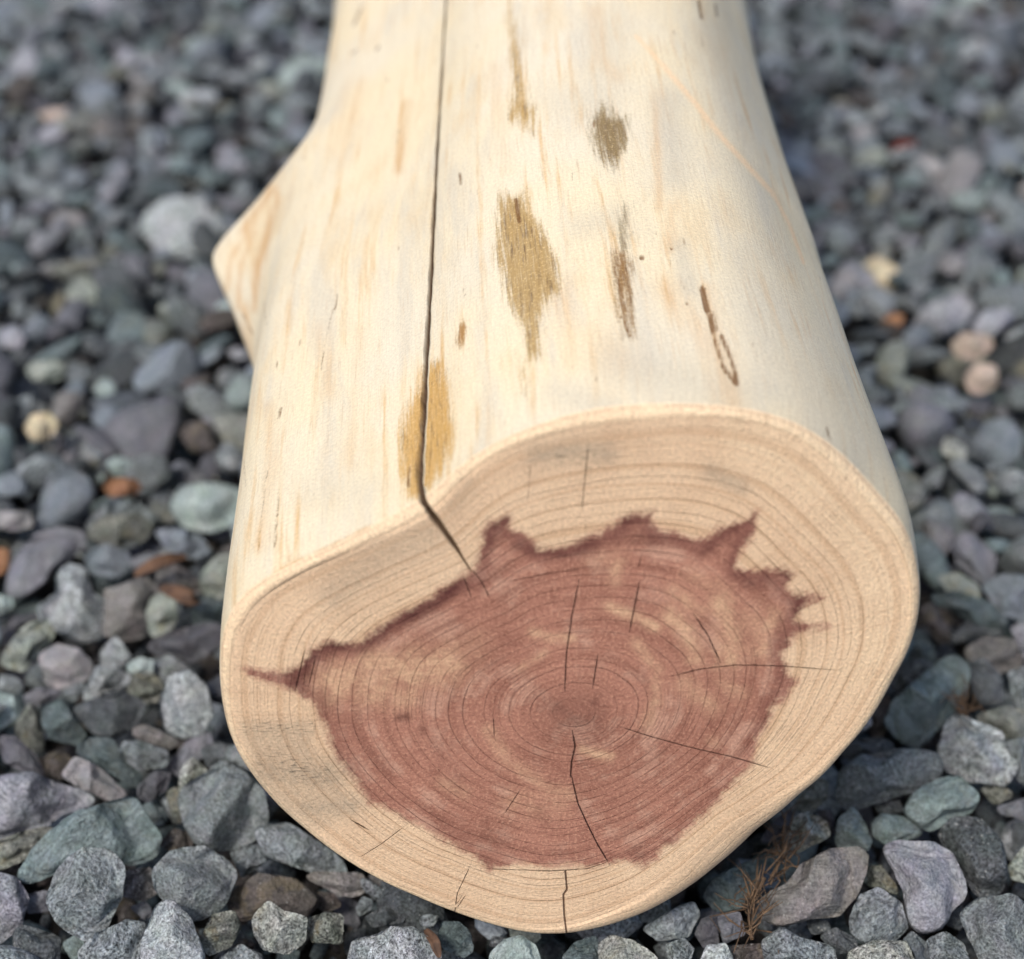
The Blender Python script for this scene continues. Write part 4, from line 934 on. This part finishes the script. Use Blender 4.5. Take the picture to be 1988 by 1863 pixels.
print('GRAVEL TRIS', sum(len(f) for f in bF), len(topl), len(lowl), len(grit))
me = mesh_from('gravel', np.vstack(bV), np.vstack(bF), False)
add_attr(me, 'tint', np.vstack(bT), 'FLOAT_COLOR'); add_attr(me, 'kind3', np.vstack(bK), 'FLOAT_VECTOR'); add_attr(me, 'stone_co', np.vstack(bC), 'FLOAT_VECTOR')
me.materials.append(STONE)
go = link('gravel', me, kind='stuff', label='loose grey, teal and violet slate gravel spreading behind the log', category='gravel')

# ------------------------------------------------------------------ dry plant bits
def plain(name, c1, c2, scale=300):
    m, t, b = new_mat(name); g = NG(t); tc = t.nodes.new('ShaderNodeTexCoord').outputs['Object']
    t.links.new(g.mix(g.map(g.noise(tc, scale, 3, .7), .3, .7), c1, c2), b.inputs['Base Color']); b.inputs['Roughness'].default_value = .8; return m
NEED = plain('dry_needle', srgb(122, 98, 76), srgb(74, 59, 46)); LEAF = plain('dry_leaf', srgb(112, 84, 66), srgb(72, 54, 44), 150)
def tube(pts, r0, r1, k=5):
    pts = np.array(pts); n = len(pts); V_, F_ = [], []
    for i in range(n):
        d = pts[min(i+1, n-1)]-pts[max(i-1, 0)]; d /= np.linalg.norm(d)+1e-12
        a = np.cross(d, [0, 0, 1.]) if abs(d[2]) < .9 else np.cross(d, [1., 0, 0]); a /= np.linalg.norm(a); b = np.cross(d, a)
        rr = r0+(r1-r0)*i/(n-1)
        for j in range(k):
            q = 2*pi*j/k; V_.append(pts[i]+rr*(a*cos(q)+b*sin(q)))
    for i in range(n-1):
        for j in range(k): F_.append((i*k+j, i*k+(j+1) % k, (i+1)*k+(j+1) % k, (i+1)*k+j))
    return np.array(V_), np.array(F_)
def sprig(name, label, path, n, seed, spread=.011, height=.012):
    r = np.random.default_rng(seed)
    P = np.array([on_height(x, y, height*.9) for x, y in path]); P = np.array([np.interp(np.linspace(0, 1, 9), np.linspace(0, 1, len(P)), P[:, k_]) for k_ in range(3)]).T
    base = P[0].copy(); e = bpy.data.objects.new(name, None); S.collection.objects.link(e); e.location = tuple(base); e['label'] = label; e['category'] = 'dry needles'
    Vs, Fs = tube(P-base, .0009, .0006, 6); me = mesh_from('stem', Vs, Fs); me.materials.append(NEED); link('stem', me, e)
    AV, AF, o_ = [], [], 0
    for k_ in range(n):
        t_ = r.uniform(0, 1); p = np.array([np.interp(t_, np.linspace(0, 1, 9), P[:, q]) for q in range(3)])-base+r.normal(0, .0016, 3)
        d = (P[-1]-P[0]); d = d/np.linalg.norm(d)*r.choice([-1, 1])*r.uniform(.4, 1.2)+r.normal(0, .42, 3); d[2] = abs(d[2])*.5; d /= np.linalg.norm(d)
        ln = r.uniform(.4, 1)*spread*1.3; bend = r.normal(0, .18, 3)*ln
        pts = [p, p+d*ln*.5+bend, p+d*ln]
        v_3, f_ = tube(pts, .00042, .00012, 4); AV.append(v_3); AF.append(f_+o_); o_ += len(v_3)
    me = mesh_from('needles', np.vstack(AV), np.vstack(AF)); me.materials.append(NEED); link('needles', me, e, kind='stuff')
bx = lambda x, y: (1325.4+x*.4663, 994+y*.4663)
sprig('dry_needle_sprig', 'tuft of dry brown needles between the log and the mottled olive stone', [bx(425, 1310), bx(420, 1400), bx(400, 1470), bx(370, 1520)], 34, 3, .014)
sprig('dry_needle_sprig', 'lower strand of dry brown needles hanging beside the brownish slab', [bx(340, 1530), bx(300, 1600), bx(275, 1680), bx(290, 1780)], 50, 4, .013)
sprig('dry_needle_sprig', 'small rusty tuft of needles behind the leaning teal slab', [bx(1160, 790), bx(1185, 840)], 24, 5, .010)
def leaf(label, px, wd, seed):
    r = np.random.default_rng(seed); n = 12
    P = np.array([on_height(x, y, z) for x, y, z in px]); P = np.array([np.interp(np.linspace(0, 1, n), np.linspace(0, 1, len(P)), P[:, k_]) for k_ in range(3)]).T
    base = P.mean(0); V_, F_ = [], []
    for i in range(n):
        d = P[min(i+1, n-1)]-P[max(i-1, 0)]; d /= np.linalg.norm(d); s = np.cross(d, [0, -.5, .85]); s /= np.linalg.norm(s); u2 = np.cross(s, d)
        w_ = wd*sin(pi*(i+.6)/(n+.2))**.6
        for q in (-1, -.4, .4, 1): V_.append(P[i]+s*w_*q+u2*(abs(q)**2*w_*.7)-base)
        for q in (1, .4, -.4, -1): V_.append(P[i]+s*w_*q+u2*(abs(q)**2*w_*.7-.0004)-base)
    for i in range(n-1):
        for j in range(8): F_.append((i*8+j, i*8+(j+1) % 8, (i+1)*8+(j+1) % 8, (i+1)*8+j))
    me = mesh_from('dry_leaf', np.array(V_), np.array(F_)); me.materials.append(LEAF); ob = link('dry_leaf', me, label=label, category='dry leaf'); ob.location = tuple(base)
ap = lambda x, y, z: (x*.4663, 994+y*.4663, z)
leaf('curled orange brown leaf scrap left of the trunk above the egg shaped stone', [ap(560, 265, .006), ap(640, 225, .010), ap(700, 205, .010), ap(775, 190, .006)], .0032, 1)
leaf('orange brown bark scrap against the log below the curled leaf', [ap(670, 320, .008), ap(740, 345, .012), ap(800, 370, .011), ap(830, 375, .006)], .0036, 2)
leaf('rusty brown curl at the bottom edge beside the white flecked granite', [(331+1650*.3, 1458+1160*.3, .006), (331+1710*.3, 1458+1240*.3, .010), (331+1740*.3, 1458+1340*.3, .006)], .0018, 3)
